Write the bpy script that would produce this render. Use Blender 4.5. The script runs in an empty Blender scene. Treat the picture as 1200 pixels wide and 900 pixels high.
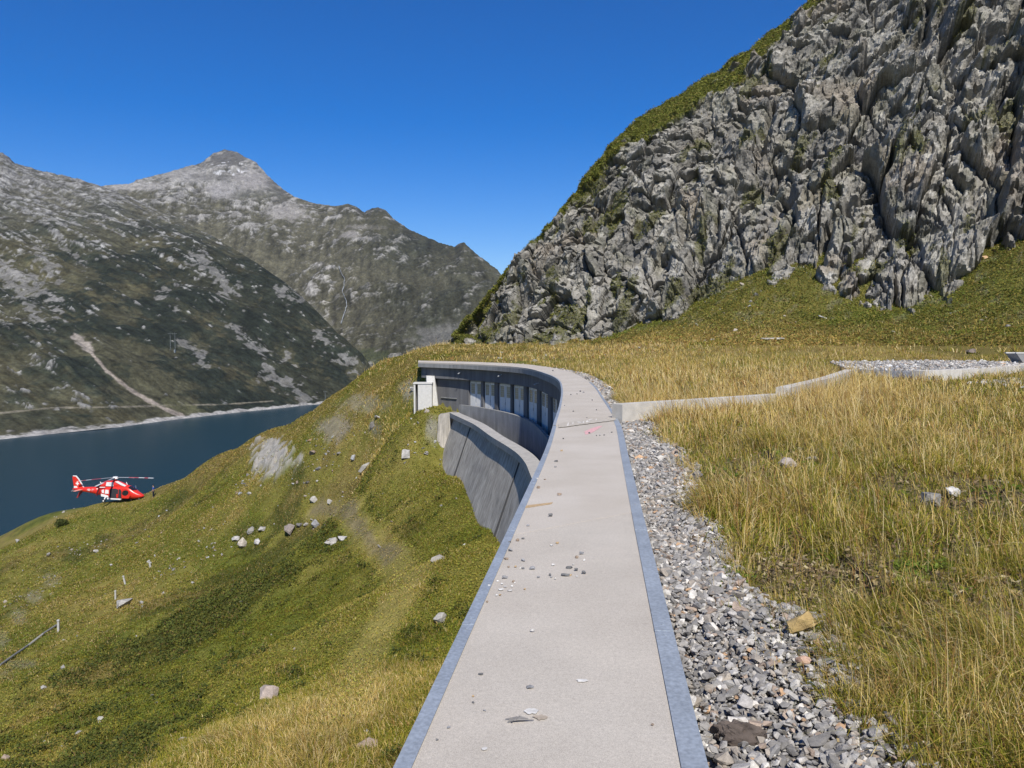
import bpy, bmesh, math, random
import numpy as np
from mathutils import Vector, Matrix
random.seed(7)
RNG = np.random.default_rng(11)
SC = bpy.context.scene
COL = SC.collection
# ---------------------------------------------------------------- camera
EYE, FPX, PITCH = 1.75, 942.0, math.atan((450-398)/942.0)
cam = bpy.data.cameras.new("camera"); cam_ob = bpy.data.objects.new("camera", cam); COL.objects.link(cam_ob)
cam.sensor_width = 36.0; cam.lens = FPX/1200*36; cam.clip_start = 0.05; cam.clip_end = 30000
cam_ob.location = (0, 0, EYE); cam_ob.rotation_euler = (math.pi/2-PITCH, 0, 0)
SC.camera = cam_ob
# ---------------------------------------------------------------- sky and sun
SUN_AZ, SUN_EL = math.radians(11), math.radians(48)       # azimuth: from straight behind the camera towards the right
to_sun = Vector((math.sin(SUN_AZ)*math.cos(SUN_EL), -math.cos(SUN_AZ)*math.cos(SUN_EL), math.sin(SUN_EL)))
W = bpy.data.worlds.new("World"); SC.world = W; W.use_nodes = True
nt = W.node_tree; bg = nt.nodes["Background"]
sky = nt.nodes.new("ShaderNodeTexSky"); sky.sky_type = 'NISHITA'; sky.sun_disc = False
sky.sun_elevation = SUN_EL; sky.sun_rotation = math.pi - SUN_AZ
sky.altitude = 1900; sky.air_density = 1.0; sky.dust_density = 0.1; sky.ozone_density = 3.0
hsv = nt.nodes.new("ShaderNodeHueSaturation"); hsv.inputs["Saturation"].default_value = 1.48; hsv.inputs["Hue"].default_value = .513
nt.links.new(sky.outputs[0], hsv.inputs["Color"]); nt.links.new(hsv.outputs[0], bg.inputs[0]); bg.inputs[1].default_value = 0.09
sun = bpy.data.lights.new("sun", 'SUN'); sun.energy = 4.2; sun.angle = math.radians(0.55); sun.color = (1.0, 0.95, 0.87)
sun_ob = bpy.data.objects.new("sun", sun); COL.objects.link(sun_ob)
sun_ob.rotation_euler = to_sun.to_track_quat('Z', 'Y').to_euler()
SC.view_settings.view_transform = 'Standard'; SC.view_settings.look = 'None'
SC.view_settings.gamma = 1; SC.view_settings.exposure = 0.54; SC.view_settings.use_curve_mapping = False
# ---------------------------------------------------------------- noise (numpy)
def _h(ix, iy, iz, seed):
    with np.errstate(over='ignore'):
        n = (ix.astype(np.int64)*374761393 + iy.astype(np.int64)*668265263 + iz.astype(np.int64)*2147483647 + seed*974711) & 0xffffffff
        n = ((n ^ (n >> 13)) * 1274126177) & 0xffffffff
        n = ((n ^ (n >> 16)) * 2246822519) & 0xffffffff
        n = n ^ (n >> 15)
    return (n & 0xffffff) / float(0xffffff)
def vn2(x, y, seed=0):
    x0 = np.floor(x); y0 = np.floor(y); fx = x-x0; fy = y-y0
    ux = fx*fx*fx*(fx*(fx*6-15)+10); uy = fy*fy*fy*(fy*(fy*6-15)+10)
    z = np.zeros_like(x0)
    def g(i, j):
        a = _h(x0+i, y0+j, z, seed)*2*np.pi
        return np.cos(a)*(fx-i)+np.sin(a)*(fy-j)
    a = g(0, 0)*(1-ux)+g(1, 0)*ux; b = g(0, 1)*(1-ux)+g(1, 1)*ux
    return (a*(1-uy)+b*uy)*1.5
def fbm(x, y, o=5, seed=0, gain=.5):
    r = np.zeros(np.shape(x)); a = 1.0; f = 1.0
    for k in range(o):
        r += a*vn2(x*f+k*17.3, y*f-k*9.1, seed+k); a *= gain; f *= 2.03
    return r
def ridged(x, y, o=5, seed=0):
    r = np.zeros(np.shape(x)); a = 1.0; f = 1.0
    for k in range(o):
        r += a*(1-2*np.abs(vn2(x*f+k*7.7, y*f+k*3.3, seed+k))); a *= .5; f *= 2.1
    return r*.5
def facets(x, y, seed=0, tilt=1.0):
    """tilted flat facets on Voronoi cells: (height, cell value, distance to edge)"""
    x0 = np.floor(x); y0 = np.floor(y); z = np.zeros_like(x0)
    b1 = np.full(x.shape, 9.); b2 = np.full(x.shape, 9.); hh = np.zeros(x.shape); cv = np.zeros(x.shape)
    for i in (-1, 0, 1):
        for j in (-1, 0, 1):
            cx = x0+i; cy = y0+j
            px = cx+_h(cx, cy, z, seed); py = cy+_h(cx, cy, z, seed+1)
            d = np.hypot(x-px, y-py); r = _h(cx, cy, z, seed+2); t1 = _h(cx, cy, z, seed+3)-.5; t2 = _h(cx, cy, z, seed+4)-.5
            h = (r-.5)+tilt*2*(t1*(x-px)+t2*(y-py))
            m = d < b1
            b2 = np.where(m, b1, np.minimum(b2, d)); hh = np.where(m, h, hh); cv = np.where(m, r, cv); b1 = np.where(m, d, b1)
    return hh, cv, b2-b1
def sst(a, b, x):
    t = np.clip((x-a)/(b-a), 0, 1); return t*t*(3-2*t)
# ---------------------------------------------------------------- photo pixel <-> world helpers for laying the site out
_c, _s = math.cos(PITCH), math.sin(PITCH)
def U(px, py, d):
    xc = (np.asarray(px, float)-600)/FPX; yc = (450-np.asarray(py, float))/FPX
    k = d/(_c+yc*_s)
    return xc*k, d+0*xc, EYE+(-_s+yc*_c)*k
def G(px, py, z=0.0):
    xc = (np.asarray(px, float)-600)/FPX; yc = (450-np.asarray(py, float))/FPX
    k = (z-EYE)/(-_s+yc*_c)
    return xc*k, (_c+yc*_s)*k
def proj(x, y, z):
    zz = z-EYE; dep = y*_c-zz*_s; up = y*_s+zz*_c
    return 600+FPX*x/dep, 450-FPX*up/dep
# ---------------------------------------------------------------- mesh building
def link(o, parent=None, label=None, cat=None, group=None, kind=None):
    COL.objects.link(o)
    if parent is not None: o.parent = parent
    if label: o["label"] = label
    if cat: o["category"] = cat
    if group: o["group"] = group
    if kind: o["kind"] = kind
    return o
def mk(name, V, F, mat, parent=None, smooth=False, col=None, **tags):
    """one mesh object from arrays: V (n,3), F list of (m,k) index arrays"""
    V = np.ascontiguousarray(V, dtype=np.float32)
    if parent is not None: V = V-np.array(parent.location, dtype=np.float32)
    if not isinstance(F, (list, tuple)): F = [F]
    F = [np.asarray(f, dtype=np.int32) for f in F if len(f)]
    me = bpy.data.meshes.new(name)
    me.vertices.add(len(V)); me.vertices.foreach_set("co", V.ravel())
    li = np.concatenate([f.ravel() for f in F]); tot = np.concatenate([np.full(len(f), f.shape[1], np.int32) for f in F])
    st = np.concatenate([[0], np.cumsum(tot)[:-1]]).astype(np.int32)
    me.loops.add(len(li)); me.loops.foreach_set("vertex_index", li)
    me.polygons.add(len(tot)); me.polygons.foreach_set("loop_start", st); me.polygons.foreach_set("loop_total", tot)
    me.polygons.foreach_set("use_smooth", np.full(len(tot), smooth, dtype=bool))
    if col is not None:
        c = np.ones((len(V), 4), np.float32); c[:, :3] = col
        at = me.attributes.new("col", 'FLOAT_COLOR', 'POINT'); at.data.foreach_set("color", c.ravel())
    me.update(calc_edges=True); me.validate()
    if mat: me.materials.append(mat)
    o = bpy.data.objects.new(name, me)
    return link(o, parent, **tags)
def grid_faces(nr, nc):
    i = np.arange(nr-1)[:, None]*nc+np.arange(nc-1)[None, :]
    return np.stack([i, i+1, i+nc+1, i+nc], -1).reshape(-1, 4)
def empty(name, loc, **tags):
    o = bpy.data.objects.new(name, None); o.location = loc; o.empty_display_size = .2
    return link(o, None, **tags)
def resample(P, step):
    P = np.asarray(P, float); d = np.concatenate([[0], np.cumsum(np.hypot(*np.diff(P, axis=0)[:, :2].T))])
    n = max(2, int(d[-1]/step)+1); t = np.linspace(0, d[-1], n)
    return np.stack([np.interp(t, d, P[:, k]) for k in range(P.shape[1])], 1)
def spline(P, step=.25):
    P = np.asarray(P, float); out = []
    Q = np.vstack([2*P[0]-P[1], P, 2*P[-1]-P[-2]])
    for i in range(1, len(Q)-2):
        p0, p1, p2, p3 = Q[i-1:i+3]
        t0 = 0; t1 = np.linalg.norm(p1-p0)**.5; t2 = t1+np.linalg.norm(p2-p1)**.5; t3 = t2+np.linalg.norm(p3-p2)**.5
        t = np.linspace(t1, t2, 24, endpoint=False)[:, None]
        A1 = (t1-t)/t1*p0+t/t1*p1; A2 = (t2-t)/(t2-t1)*p1+(t-t1)/(t2-t1)*p2; A3 = (t3-t)/(t3-t2)*p2+(t-t2)/(t3-t2)*p3
        B1 = (t2-t)/t2*A1+t/t2*A2; B2 = (t3-t)/(t3-t1)*A2+(t-t1)/(t3-t1)*A3
        out.append((t2-t)/(t2-t1)*B1+(t-t1)/(t2-t1)*B2)
    out.append(P[-1:]); return resample(np.vstack(out), step)
def normals2(P):
    t = np.gradient(P, axis=0); t /= np.linalg.norm(t, axis=1)[:, None]+1e-9
    return np.stack([t[:, 1], -t[:, 0]], 1)          # to the right of travel
def offset(P, k): return P+normals2(P)*(k if np.isscalar(k) else np.asarray(k)[:, None])
def strip_box(A, B, z0, z1):
    """closed solid between plan curves A and B (same length) from z0 to z1"""
    n = len(A); z0 = np.broadcast_to(z0, n); z1 = np.broadcast_to(z1, n)
    V = np.concatenate([np.column_stack([A, z0]), np.column_stack([A, z1]), np.column_stack([B, z1]), np.column_stack([B, z0])])
    i = np.arange(n-1); f = []
    for a, b in ((0, 1), (1, 2), (2, 3), (3, 0)):
        f.append(np.stack([a*n+i, b*n+i, b*n+i+1, a*n+i+1], 1))
    f.append(np.array([[0, 3*n, 2*n, n], [n-1, 2*n-1, 3*n-1, 4*n-1]]))
    return V, np.concatenate(f)
class MB:
    """collects boxes, tubes and plates for one mesh object"""
    def __init__(s): s.v = []; s.f = {}; s.n = 0
    def add(s, V, F):
        for f in (F if isinstance(F, (list, tuple)) else [F]):
            f = np.asarray(f); s.f.setdefault(f.shape[1], []).append(f+s.n)
        s.v.append(np.asarray(V, float)); s.n += len(V); return s
    def box(s, c, size, rz=0, M=None):
        v = np.array([[x, y, z] for x in (-.5, .5) for y in (-.5, .5) for z in (-.5, .5)])*np.array(size)
        if M is not None: v = v@np.array(M.to_3x3()).T
        elif rz: cr, sr = math.cos(rz), math.sin(rz); v = v@np.array([[cr, sr, 0], [-sr, cr, 0], [0, 0, 1]])
        return s.add(v+np.array(c), np.array([[0, 1, 3, 2], [4, 6, 7, 5], [0, 4, 5, 1], [2, 3, 7, 6], [0, 2, 6, 4], [1, 5, 7, 3]]))
    def tube(s, pts, r, n=8):
        pts = np.asarray(pts, float); r = np.broadcast_to(r, len(pts)); t = np.gradient(pts, axis=0)
        V = []
        for p, d, q in zip(pts, t, r):
            d = d/(np.linalg.norm(d)+1e-9); a = np.cross(d, [0, 0, 1] if abs(d[2]) < .9 else [1, 0, 0]); a /= np.linalg.norm(a); b = np.cross(d, a)
            for k in range(n): V.append(p+q*(math.cos(2*math.pi*k/n)*a+math.sin(2*math.pi*k/n)*b))
        F = [[i*n+k, i*n+(k+1) % n, (i+1)*n+(k+1) % n, (i+1)*n+k] for i in range(len(pts)-1) for k in range(n)]
        m = len(V); V += [pts[0], pts[-1]]
        T = [[m, (k+1) % n, k] for k in range(n)]+[[m+1, (len(pts)-1)*n+k, (len(pts)-1)*n+(k+1) % n] for k in range(n)]
        return s.add(np.array(V), [np.array(F), np.array(T)])
    def plate(s, poly, axis, c, th):
        """extruded polygon; poly = (a,b) pairs, axis 'x'/'y'/'z' is the thickness direction"""
        n = len(poly); V = []
        for k in (-th/2, th/2):
            for a, b in poly:
                V.append({'x': (c+k, a, b), 'y': (a, c+k, b), 'z': (a, b, c+k)}[axis])
        bm = [list(range(n))[::-1], list(range(n, 2*n))]
        s.add(np.array(V), [np.array([bm[0]]), np.array([bm[1]]), np.array([[i, (i+1) % n, n+(i+1) % n, n+i] for i in range(n)])]) if n != 4 else \
            s.add(np.array(V), [np.array(bm+[[i, (i+1) % n, n+(i+1) % n, n+i] for i in range(n)])])
        return s
    def build(s, name, mat, parent=None, xf=None, **k):
        V = np.concatenate(s.v)
        if xf is not None: V = V@np.array(xf.to_3x3()).T+np.array(xf.translation)
        return mk(name, V, [np.concatenate(f) for f in s.f.values()], mat, parent, **k)
# ---------------------------------------------------------------- materials
def material(name, base=(.5, .5, .5), rough=.8, metal=0, spec=.3, attr=False, noise=(), bump=None, transl=0):
    """noise: list of (scale, detail, colour or grey factor range lo, hi, stretch) multiplied over the base colour"""
    m = bpy.data.materials.new(name); m.use_nodes = True; N = m.node_tree.nodes; L = m.node_tree.links
    b = N["Principled BSDF"]; b.inputs["Roughness"].default_value = rough; b.inputs["Metallic"].default_value = metal
    b.inputs["Specular IOR Level"].default_value = spec
    if attr:
        a = N.new("ShaderNodeAttribute"); a.attribute_name = "col"; c = a.outputs["Color"]
    else:
        a = N.new("ShaderNodeRGB"); a.outputs[0].default_value = (*base, 1); c = a.outputs[0]
    geo = N.new("ShaderNodeNewGeometry")
    def coords(stretch):
        mp = N.new("ShaderNodeMapping"); mp.inputs["Scale"].default_value = stretch; L.new(geo.outputs["Position"], mp.inputs[0]); return mp.outputs[0]
    for (sc, det, lo, hi, stretch) in noise:
        t = N.new("ShaderNodeTexNoise"); t.inputs["Scale"].default_value = sc; t.inputs["Detail"].default_value = det; t.inputs["Roughness"].default_value = .6
        L.new(coords(stretch), t.inputs["Vector"])
        r = N.new("ShaderNodeMapRange"); r.inputs[1].default_value = .3; r.inputs[2].default_value = .7
        L.new(t.outputs["Fac"], r.inputs[0])
        x = N.new("ShaderNodeMix"); x.data_type = 'RGBA'
        lo = (lo,)*3 if np.isscalar(lo) else lo; hi = (hi,)*3 if np.isscalar(hi) else hi
        x.inputs[6].default_value = (*lo, 1); x.inputs[7].default_value = (*hi, 1); L.new(r.outputs[0], x.inputs[0])
        mu = N.new("ShaderNodeMix"); mu.data_type = 'RGBA'; mu.blend_type = 'MULTIPLY'; mu.inputs[0].default_value = 1
        L.new(c, mu.inputs[6]); L.new(x.outputs[2], mu.inputs[7]); c = mu.outputs[2]
    L.new(c, b.inputs["Base Color"])
    if bump:
        t = N.new("ShaderNodeTexNoise"); t.inputs["Scale"].default_value = bump[0]; t.inputs["Detail"].default_value = 6
        L.new(coords((1, 1, 1)), t.inputs["Vector"])
        bp = N.new("ShaderNodeBump"); bp.inputs["Strength"].default_value = bump[1]; bp.inputs["Distance"].default_value = bump[2]
        L.new(t.outputs["Fac"], bp.inputs["Height"]); L.new(bp.outputs[0], b.inputs["Normal"])
    if transl:
        td = N.new("ShaderNodeBsdfTranslucent"); L.new(c, td.inputs["Color"]); ms = N.new("ShaderNodeMixShader"); ms.inputs[0].default_value = transl
        L.new(b.outputs[0], ms.inputs[1]); L.new(td.outputs[0], ms.inputs[2]); L.new(ms.outputs[0], N["Material Output"].inputs[0])
    return m
I3 = (1, 1, 1)
M = {}
M['slab'] = material("roof_concrete", (.495, .455, .40), .9, noise=[(230, 3, .70, 1.16, I3), (.9, 7, (.88, .86, .83), 1.04, I3), (.22, 4, (.95, .94, .92), 1.03, I3), (45, 3, .93, 1.04, I3)], bump=(300, .25, .004))
M['slab_near'] = material('roof_concrete_worn', (.485, .445, .385), .9, noise=[(230, 3, .66, 1.18, I3), (1.3, 6, .90, 1.05, I3), (.4, 4, (.92, .90, .88), 1.03, I3), (45, 3, .92, 1.05, I3)], bump=(300, .25, .004))
M['zinc'] = material("galvanised_steel", (.36, .40, .44), .52, metal=.28, noise=[(45, 4, .72, 1.12, I3), (2.5, 5, .82, 1.08, I3)])
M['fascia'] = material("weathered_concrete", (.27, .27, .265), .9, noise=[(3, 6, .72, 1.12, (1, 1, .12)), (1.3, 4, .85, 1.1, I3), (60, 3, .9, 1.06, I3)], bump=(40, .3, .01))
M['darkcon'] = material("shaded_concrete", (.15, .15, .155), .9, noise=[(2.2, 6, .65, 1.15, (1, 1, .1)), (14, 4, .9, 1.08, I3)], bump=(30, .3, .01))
M['dam'] = material("board_marked_concrete", (.43, .395, .34), .92, noise=[(4.5, 5, .55, 1.2, (1, 1, .05)), (.7, 5, .78, 1.12, I3), (30, 3, .88, 1.06, (1, 1, .3))], bump=(22, .5, .03))
M['lightcon'] = material("pale_concrete", (.56, .55, .52), .9, noise=[(6, 5, .85, 1.05, I3), (70, 3, .92, 1.05, I3)], bump=(60, .3, .006))
M['coping'] = material('coping_concrete', (.40, .385, .36), .9, noise=[(5, 5, .8, 1.08, I3), (1.2, 4, .85, 1.06, I3), (60, 3, .9, 1.06, I3)], bump=(50, .3, .008))
M['wallcon'] = material("garden_wall_concrete", (.52, .49, .43), .9, noise=[(4, 5, .78, 1.06, I3), (90, 3, .88, 1.05, I3)], bump=(50, .4, .01))
M['door'] = material("grey_blue_door_paint", (.72, .71, .68), .5, noise=[(2, 4, .8, 1.05, (1, 1, .3))])
M['frame'] = material("door_frame_paint", (.36, .37, .38), .6, noise=[(5, 3, .85, 1.05, I3)])
M['pane'] = material("dusty_pane", (.34, .29, .18), .25, spec=.5, noise=[(3, 3, .75, 1.1, I3)])
M['rock'] = material("cliff_rock", attr=True, rough=.95, spec=.15, noise=[(.9, 9, .60, 1.28, I3), (5, 6, .75, 1.2, I3)], bump=(2.6, .8, .2))
M['mount'] = material("mountain_ground", attr=True, rough=.95, spec=.1, noise=[(.05, 9, .62, 1.32, I3), (.22, 6, .60, 1.36, I3)], bump=(.07, .9, 6.0))
M['ground'] = material("turf_and_soil", attr=True, rough=.95, spec=.1, noise=[(1.3, 7, .75, 1.2, I3), (14, 4, .7, 1.2, I3)], bump=(9, .9, .1))
M['blade'] = material("grass_blade", attr=True, rough=.7, spec=.15, transl=.3)
M['stone'] = material("loose_stone", attr=True, rough=.9, spec=.25, noise=[(28, 5, .7, 1.2, I3), (140, 3, .85, 1.1, I3)], bump=(70, .4, .01))
M['boulder'] = material("boulder_stone", attr=True, rough=.95, spec=.2, noise=[(5, 6, .65, 1.2, I3), (30, 4, .8, 1.12, I3)], bump=(9, .6, .05))
def paint(n, c, r=.4, **k): return material(n, c, r, **k)
# ---------------------------------------------------------------- plan curves of the dam crest
LE_px = [(465.7, 900), (606.9, 600), (640, 526.7), (650, 495), (656, 475), (658, 456), (653.5, 445), (640, 438.3), (610, 430.8), (555, 427), (490, 424.6)]
RE_px = [(825.8, 900), (751, 600), (735, 533), (726.5, 498), (719, 485), (706.7, 466.7), (697, 453), (685, 444), (666.7, 435.6), (640, 430.2), (610, 426.6), (560, 424.4), (490, 422.6)]
LE = np.stack(G(*np.array(LE_px).T), 1); RE = np.stack(G(*np.array(RE_px).T), 1)
def back(P, y): t = P[1]-P[0]; return np.vstack([P[0]+t*(y-P[0, 1])/t[1], P])
LE = back(LE, -14); RE = back(RE, -14)
LEs = spline(LE, .2); REs = spline(RE, .2)
nS = 520
LEn = resample(LEs, .001)[::1]
def bylen(P, n):
    d = np.concatenate([[0], np.cumsum(np.hypot(*np.diff(P, axis=0).T))]); t = np.linspace(0, d[-1], n)
    return np.stack([np.interp(t, d, P[:, k]) for k in range(2)], 1)
LEc = bylen(LEs, nS); REc = bylen(REs, nS)
nrm = normals2(LEc)
CL = LEc+nrm*1.0                                         # where the ground steps down, under the roof slab
e1 = CL[-1]; et = (CL[-1]-CL[-12]); et /= np.linalg.norm(et)
CLx = np.vstack([CL[::6], CL[-1], e1+et*15, e1+et*300])
def side(x, y):
    """signed distance to the line (positive = meadow side) and distance beyond the end of the dam"""
    best = np.full(x.shape, 1e9); sg = np.zeros(x.shape)
    for a, b in zip(CLx[:-1], CLx[1:]):
        dx, dy = b-a; l2 = dx*dx+dy*dy
        t = np.clip(((x-a[0])*dx+(y-a[1])*dy)/l2, 0, 1); qx = x-(a[0]+t*dx); qy = y-(a[1]+t*dy); d = qx*qx+qy*qy
        m = d < best; best = np.where(m, d, best); sg = np.where(m, np.sign(dy*qx-dx*qy), sg)
    past = np.maximum(0, (x-e1[0])*et[0]+(y-e1[1])*et[1])
    return np.sqrt(best)*sg, past
# ---------------------------------------------------------------- terrain
class TPS:
    def __init__(s, P, reg=.02):
        P = np.asarray(P, float); s.c = P[:, :2]/50; n = len(P)
        A = np.zeros((n+3, n+3)); A[:n, :n] = s.k(np.linalg.norm(s.c[:, None]-s.c[None], axis=2)**2)+np.eye(n)*reg*.01
        A[:n, n] = 1; A[:n, n+1:] = s.c; A[n, :n] = 1; A[n+1:, :n] = s.c.T
        s.w = np.linalg.solve(A, np.concatenate([P[:, 2], [0, 0, 0]]))
    def k(s, r2): return r2*np.log(r2+1e-12)*.5
    def __call__(s, x, y):
        x = np.asarray(x)/50; y = np.asarray(y)/50; n = len(s.c); r = s.w[n]+s.w[n+1]*x+s.w[n+2]*y
        for i in range(n): r = r+s.w[i]*s.k((x-s.c[i, 0])**2+(y-s.c[i, 1])**2)
        return r
def PX(L): return [tuple(float(v) for v in U(*p)) for p in L]
ridge = PX([(440, 430, 78), (410, 449, 82), (385, 469, 87), (330, 500, 96), (260, 531, 106), (190, 571, 114), (152, 584, 117), (120, 590, 118), (60, 601, 121), (0, 629, 122), (-80, 668, 118), (-160, 705, 112)])
beyond = [(x-2.5, y+5, z-1.5) for x, y, z in ridge]+[(x-6, y+12, z-5.5) for x, y, z in ridge]+[(x-14, y+28, z-15) for x, y, z in ridge]+[(x-32, y+65, z-46) for x, y, z in ridge]
shared = ridge+beyond+PX([(490, 411, 88), (470, 440, 74), (112, 590.5, 114), (132, 589.5, 113), (152, 588, 113), (172, 585.5, 112), (183, 582.5, 112), (130, 600, 106), (160, 596, 106), (60, 612, 112), (195, 586, 104), (260, 545, 98), (330, 512, 88), (385, 478, 81), (0, 640, 112)])
Lp = shared+PX([(547, 557, 50), (526, 551, 54.3), (568, 587, 43.8), (589, 620, 38), (560, 640, 32), (450, 640, 45), (480, 680, 36), (290, 625, 68), (200, 700, 58), (100, 760, 50), (400, 720, 36), (0, 750, 62), (0, 680, 88), (400, 800, 23), (500, 800, 19.5), (300, 900, 15.5), (0, 900, 27), (150, 850, 26),
    (320, 535, 84), (400, 600, 60), (440, 480, 71), (497, 478.5, 60.2), (530, 482, 58.5), (507, 490, 57), (518, 530, 56.5), (509, 493, 57.3), (512, 505, 57.2), (514, 516, 57), (520, 480, 59.6), (537, 485, 57.6), (470, 545, 55), (420, 540, 66), (240, 580, 97), (-120, 800, 60), (-120, 900, 34), (180, 640, 80), (340, 660, 50)])
Lp += [(-1, 6, -6.3), (0, 10, -6.3), (-1, -6, -6.2), (-3, 0, -6.4), (-12, 0, -9.5), (-30, 0, -18), (-20, -20, -12), (-60, 20, -34), (1.5, 40, -8.3), (1.5, 32, -8), (0.8, 20, -7), (-2.5, 57.5, -7), (0, 52, -8), (2, 36, -8.2), (-1, 15, -6.3), (-100, 60, -58), (-130, 120, -88), (-7.2, 63, -3.4)]
Rp = shared+[(1, 3, -.1), (1.5, 8, -.1), (2.7, 17.6, -.1), (3.5, 30, -.1), (3.9, 40, -.08), (3, 52, -.08), (-1, 62, -.06), (-7.5, 69, -.02), (2.2, 4, -.04), (3.2, 10, .0), (5, 17, .0), (8, 18, .05), (8, 8, .08), (10, 14, .08), (14, 24, .08), (25, 25, .25), (16, 33, .1), (26, 38, .2),
    (20, 46, .40), (26, 50, .40), (17, 39, .3), (30, 46, .4), (10, 42, .2), (5, -10, 0), (30, 0, .6), (10, 60, .6), (0, 80, .9), (4, 70, .3), (-5, 76, .4), (0, 78, .5), (-2, 86, .5), (-10, 82, .2), (5, 84, .6), (1, -12, -.1), (-9, 74, .2), (40, 40, 1.0), (-8, 104, .7), (0, 112, .8), (8, 122, .8), (-16, 104, -1.5), (-10, 94, .5), (-4, 98, .75), (2, 96, .8)]
Rp += PX([(560, 405, 106), (640, 403.5, 102), (500, 408, 94), (700, 401.5, 95), (750, 394, 90), (850, 350, 87), (920, 318, 87), (985, 300, 85.5), (1030, 326, 81), (1065, 352, 77.5), (1130, 338, 74.5), (1200, 299, 72), (1200, 375, 62), (1000, 390, 66), (850, 394, 72), (1350, 280, 70), (900, 398, 60), (1350, 370, 60)])
class Lookup:
    """bilinear table of a smooth height field, 1 m spacing"""
    def __init__(s, f):
        gx_, gy_ = np.meshgrid(np.arange(-190., 101.), np.arange(-60., 272.)); s.t = f(gx_, gy_)
    def __call__(s, x, y):
        u = np.clip(x+190, 0, s.t.shape[1]-1.001); v = np.clip(y+60, 0, s.t.shape[0]-1.001); i = u.astype(int); j = v.astype(int); u = u-i; v = v-j; t = s.t
        return (t[j, i]*(1-u)+t[j, i+1]*u)*(1-v)+(t[j+1, i]*(1-u)+t[j+1, i+1]*u)*v
tL, tR = Lookup(TPS(Lp)), Lookup(TPS(Rp))
PADX = np.array([U(970, 421, 1)[0], 0])
def in_poly(x, y, P):
    P = np.asarray(P); c = np.zeros(np.shape(x), bool)
    for (x1, y1), (x2, y2) in zip(P, np.roll(P, -1, 0)):
        c ^= ((y1 > y) != (y2 > y)) & (x < (x2-x1)*(y-y1)/(y2-y1+1e-12)+x1)
    return c
def strip_w(s): return np.interp(s, [0, 3.35, 3.73, 4.2, 4.7, 5.1, 5.5, 6.3, 7.6, 8.9, 10.6, 12.4, 15, 17, 17.6, 19, 26, 34, 46, 62], [.88, .86, .83, .81, .81, .84, .60, .58, .60, .58, .74, .78, .62, .72, .9, .25, .42, .55, .55, .25])
_sy = LEc[:, 1]; _sw = np.hypot(*(REc-LEc).T)
def heathy(x, y): return .55*np.exp(-((x+17)/11)**2-((y-40)/17)**2)
def lip(y, s): e = np.interp(y, _sy[:330], _sw[:330])-1.0+strip_w(y); return s-e
def zground(x, y, rough=True):
    x = np.asarray(x, float); y = np.asarray(y, float)
    L = tL(x, y); R = tR(x, y); s, past = side(x, y)
    if rough:
        r = np.hypot(x, y); far = sst(4, 14, np.abs(s))
        L = L+far*(fbm(x/7, y/7, 5, 3)*.55+fbm(x/1.6, y/1.6, 4, 9)*.24)*sst(8, 30, r)*(1-.75*sst(95, 112, y)*(y < 125))
        R = R+sst(.6, 4, s)*(fbm(x/4, y/4, 4, 5)*.07+fbm(x/.9, y/.9, 3, 6)*.035)+sst(15, 40, s)*fbm(x/6, y/6, 4, 15)*.3
    R = R+.075*sst(-.02, .10, lip(y, s)+.05*fbm(x/.35, y/.35, 3, 417))*sst(18, 16, y)*(y > -3)
    w = .22+past*.75
    t = sst(-w, w, s)
    z = L*(1-t)+R*t
    q = sst(150, 260, np.hypot(x, y)); z = z*(1-q)-99*q
    return np.clip(z, -99, 45)
def hit(px, py, d0=2.5, d1=150):
    d = np.exp(np.linspace(math.log(d0), math.log(d1), 1600)); x, y, z = U(px, py, d)
    g = zground(x, y); k = np.argmax(z <= g)
    if z[k] > g[k]: k = len(d)-1
    return np.array([x[k], y[k], g[k]])
# ground colours
def ground_cols(x, y, z):
    n = len(x); s, past = side(x, y)
    f1 = fbm(x/9, y/9, 5, 21); f2 = fbm(x/2.2, y/2.2, 4, 31); f3 = fbm(x/22, y/22, 4, 41)+heathy(x, y)
    olive = np.array([.165, .152, .036]); green = np.array([.115, .125, .024]); shrub = np.array([.048, .056, .017]); straw = np.array([.27, .20, .075]); soil = np.array([.15, .125, .09]); grey = np.array([.30, .285, .26])
    def mixc(a, b, t): return a*(1-t[:, None])+b*t[:, None]
    C = mixc(np.tile(olive, (n, 1)), green, sst(-.1, .5, f1+.4*f2))
    C = mixc(C, shrub, sst(.15, .5, f3*.8+f2*.5)*.75)
    C = mixc(C, straw, sst(.15, .6, -f1*.8+f2*.4+.1*f3)*.45)
    left = (s < 0) | (past > 0)
    # meadow side: drier
    Cm = mixc(np.tile(np.array([.135, .112, .034]), (n, 1)), green, sst(0, .6, f1+.5*f2)); Cm = mixc(Cm, np.array([.26, .185, .07]), sst(-.2, .5, f3+.4*f2)*.55)
    tal = sst(1.6, 4.5, z)*(y > 50); Cm = mixc(Cm, np.array([.12, .12, .028]), tal*.7)
    Cm = mixc(Cm, grey*.8, tal*sst(.30, .6, fbm(x/2, y/2, 6, 77)+.4*fbm(x/.6, y/.6, 3, 78))*.25)
    near = (1-sst(10, 26, np.hypot(x, y))); Cm = mixc(Cm, soil*.75, near*.6)
    R = sst(-1, 3, s)
    C = mixc(C, Cm, R)
    return C
NA, ND = 820, 520
az = np.concatenate([np.linspace(-180, -42, 50)[:-1], np.linspace(-42, 42, NA), np.linspace(42, 180, 50)[1:]])*math.pi/180
dd = np.concatenate([[.05, .4], np.exp(np.linspace(math.log(.9), math.log(260), ND)), [330, 600, 1500, 4000, 9000, 20000]])
A, D = np.meshgrid(az, dd); gx = (np.sin(A)*D).ravel(); gy = (np.cos(A)*D).ravel()
gz = zground(gx, gy)
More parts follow.
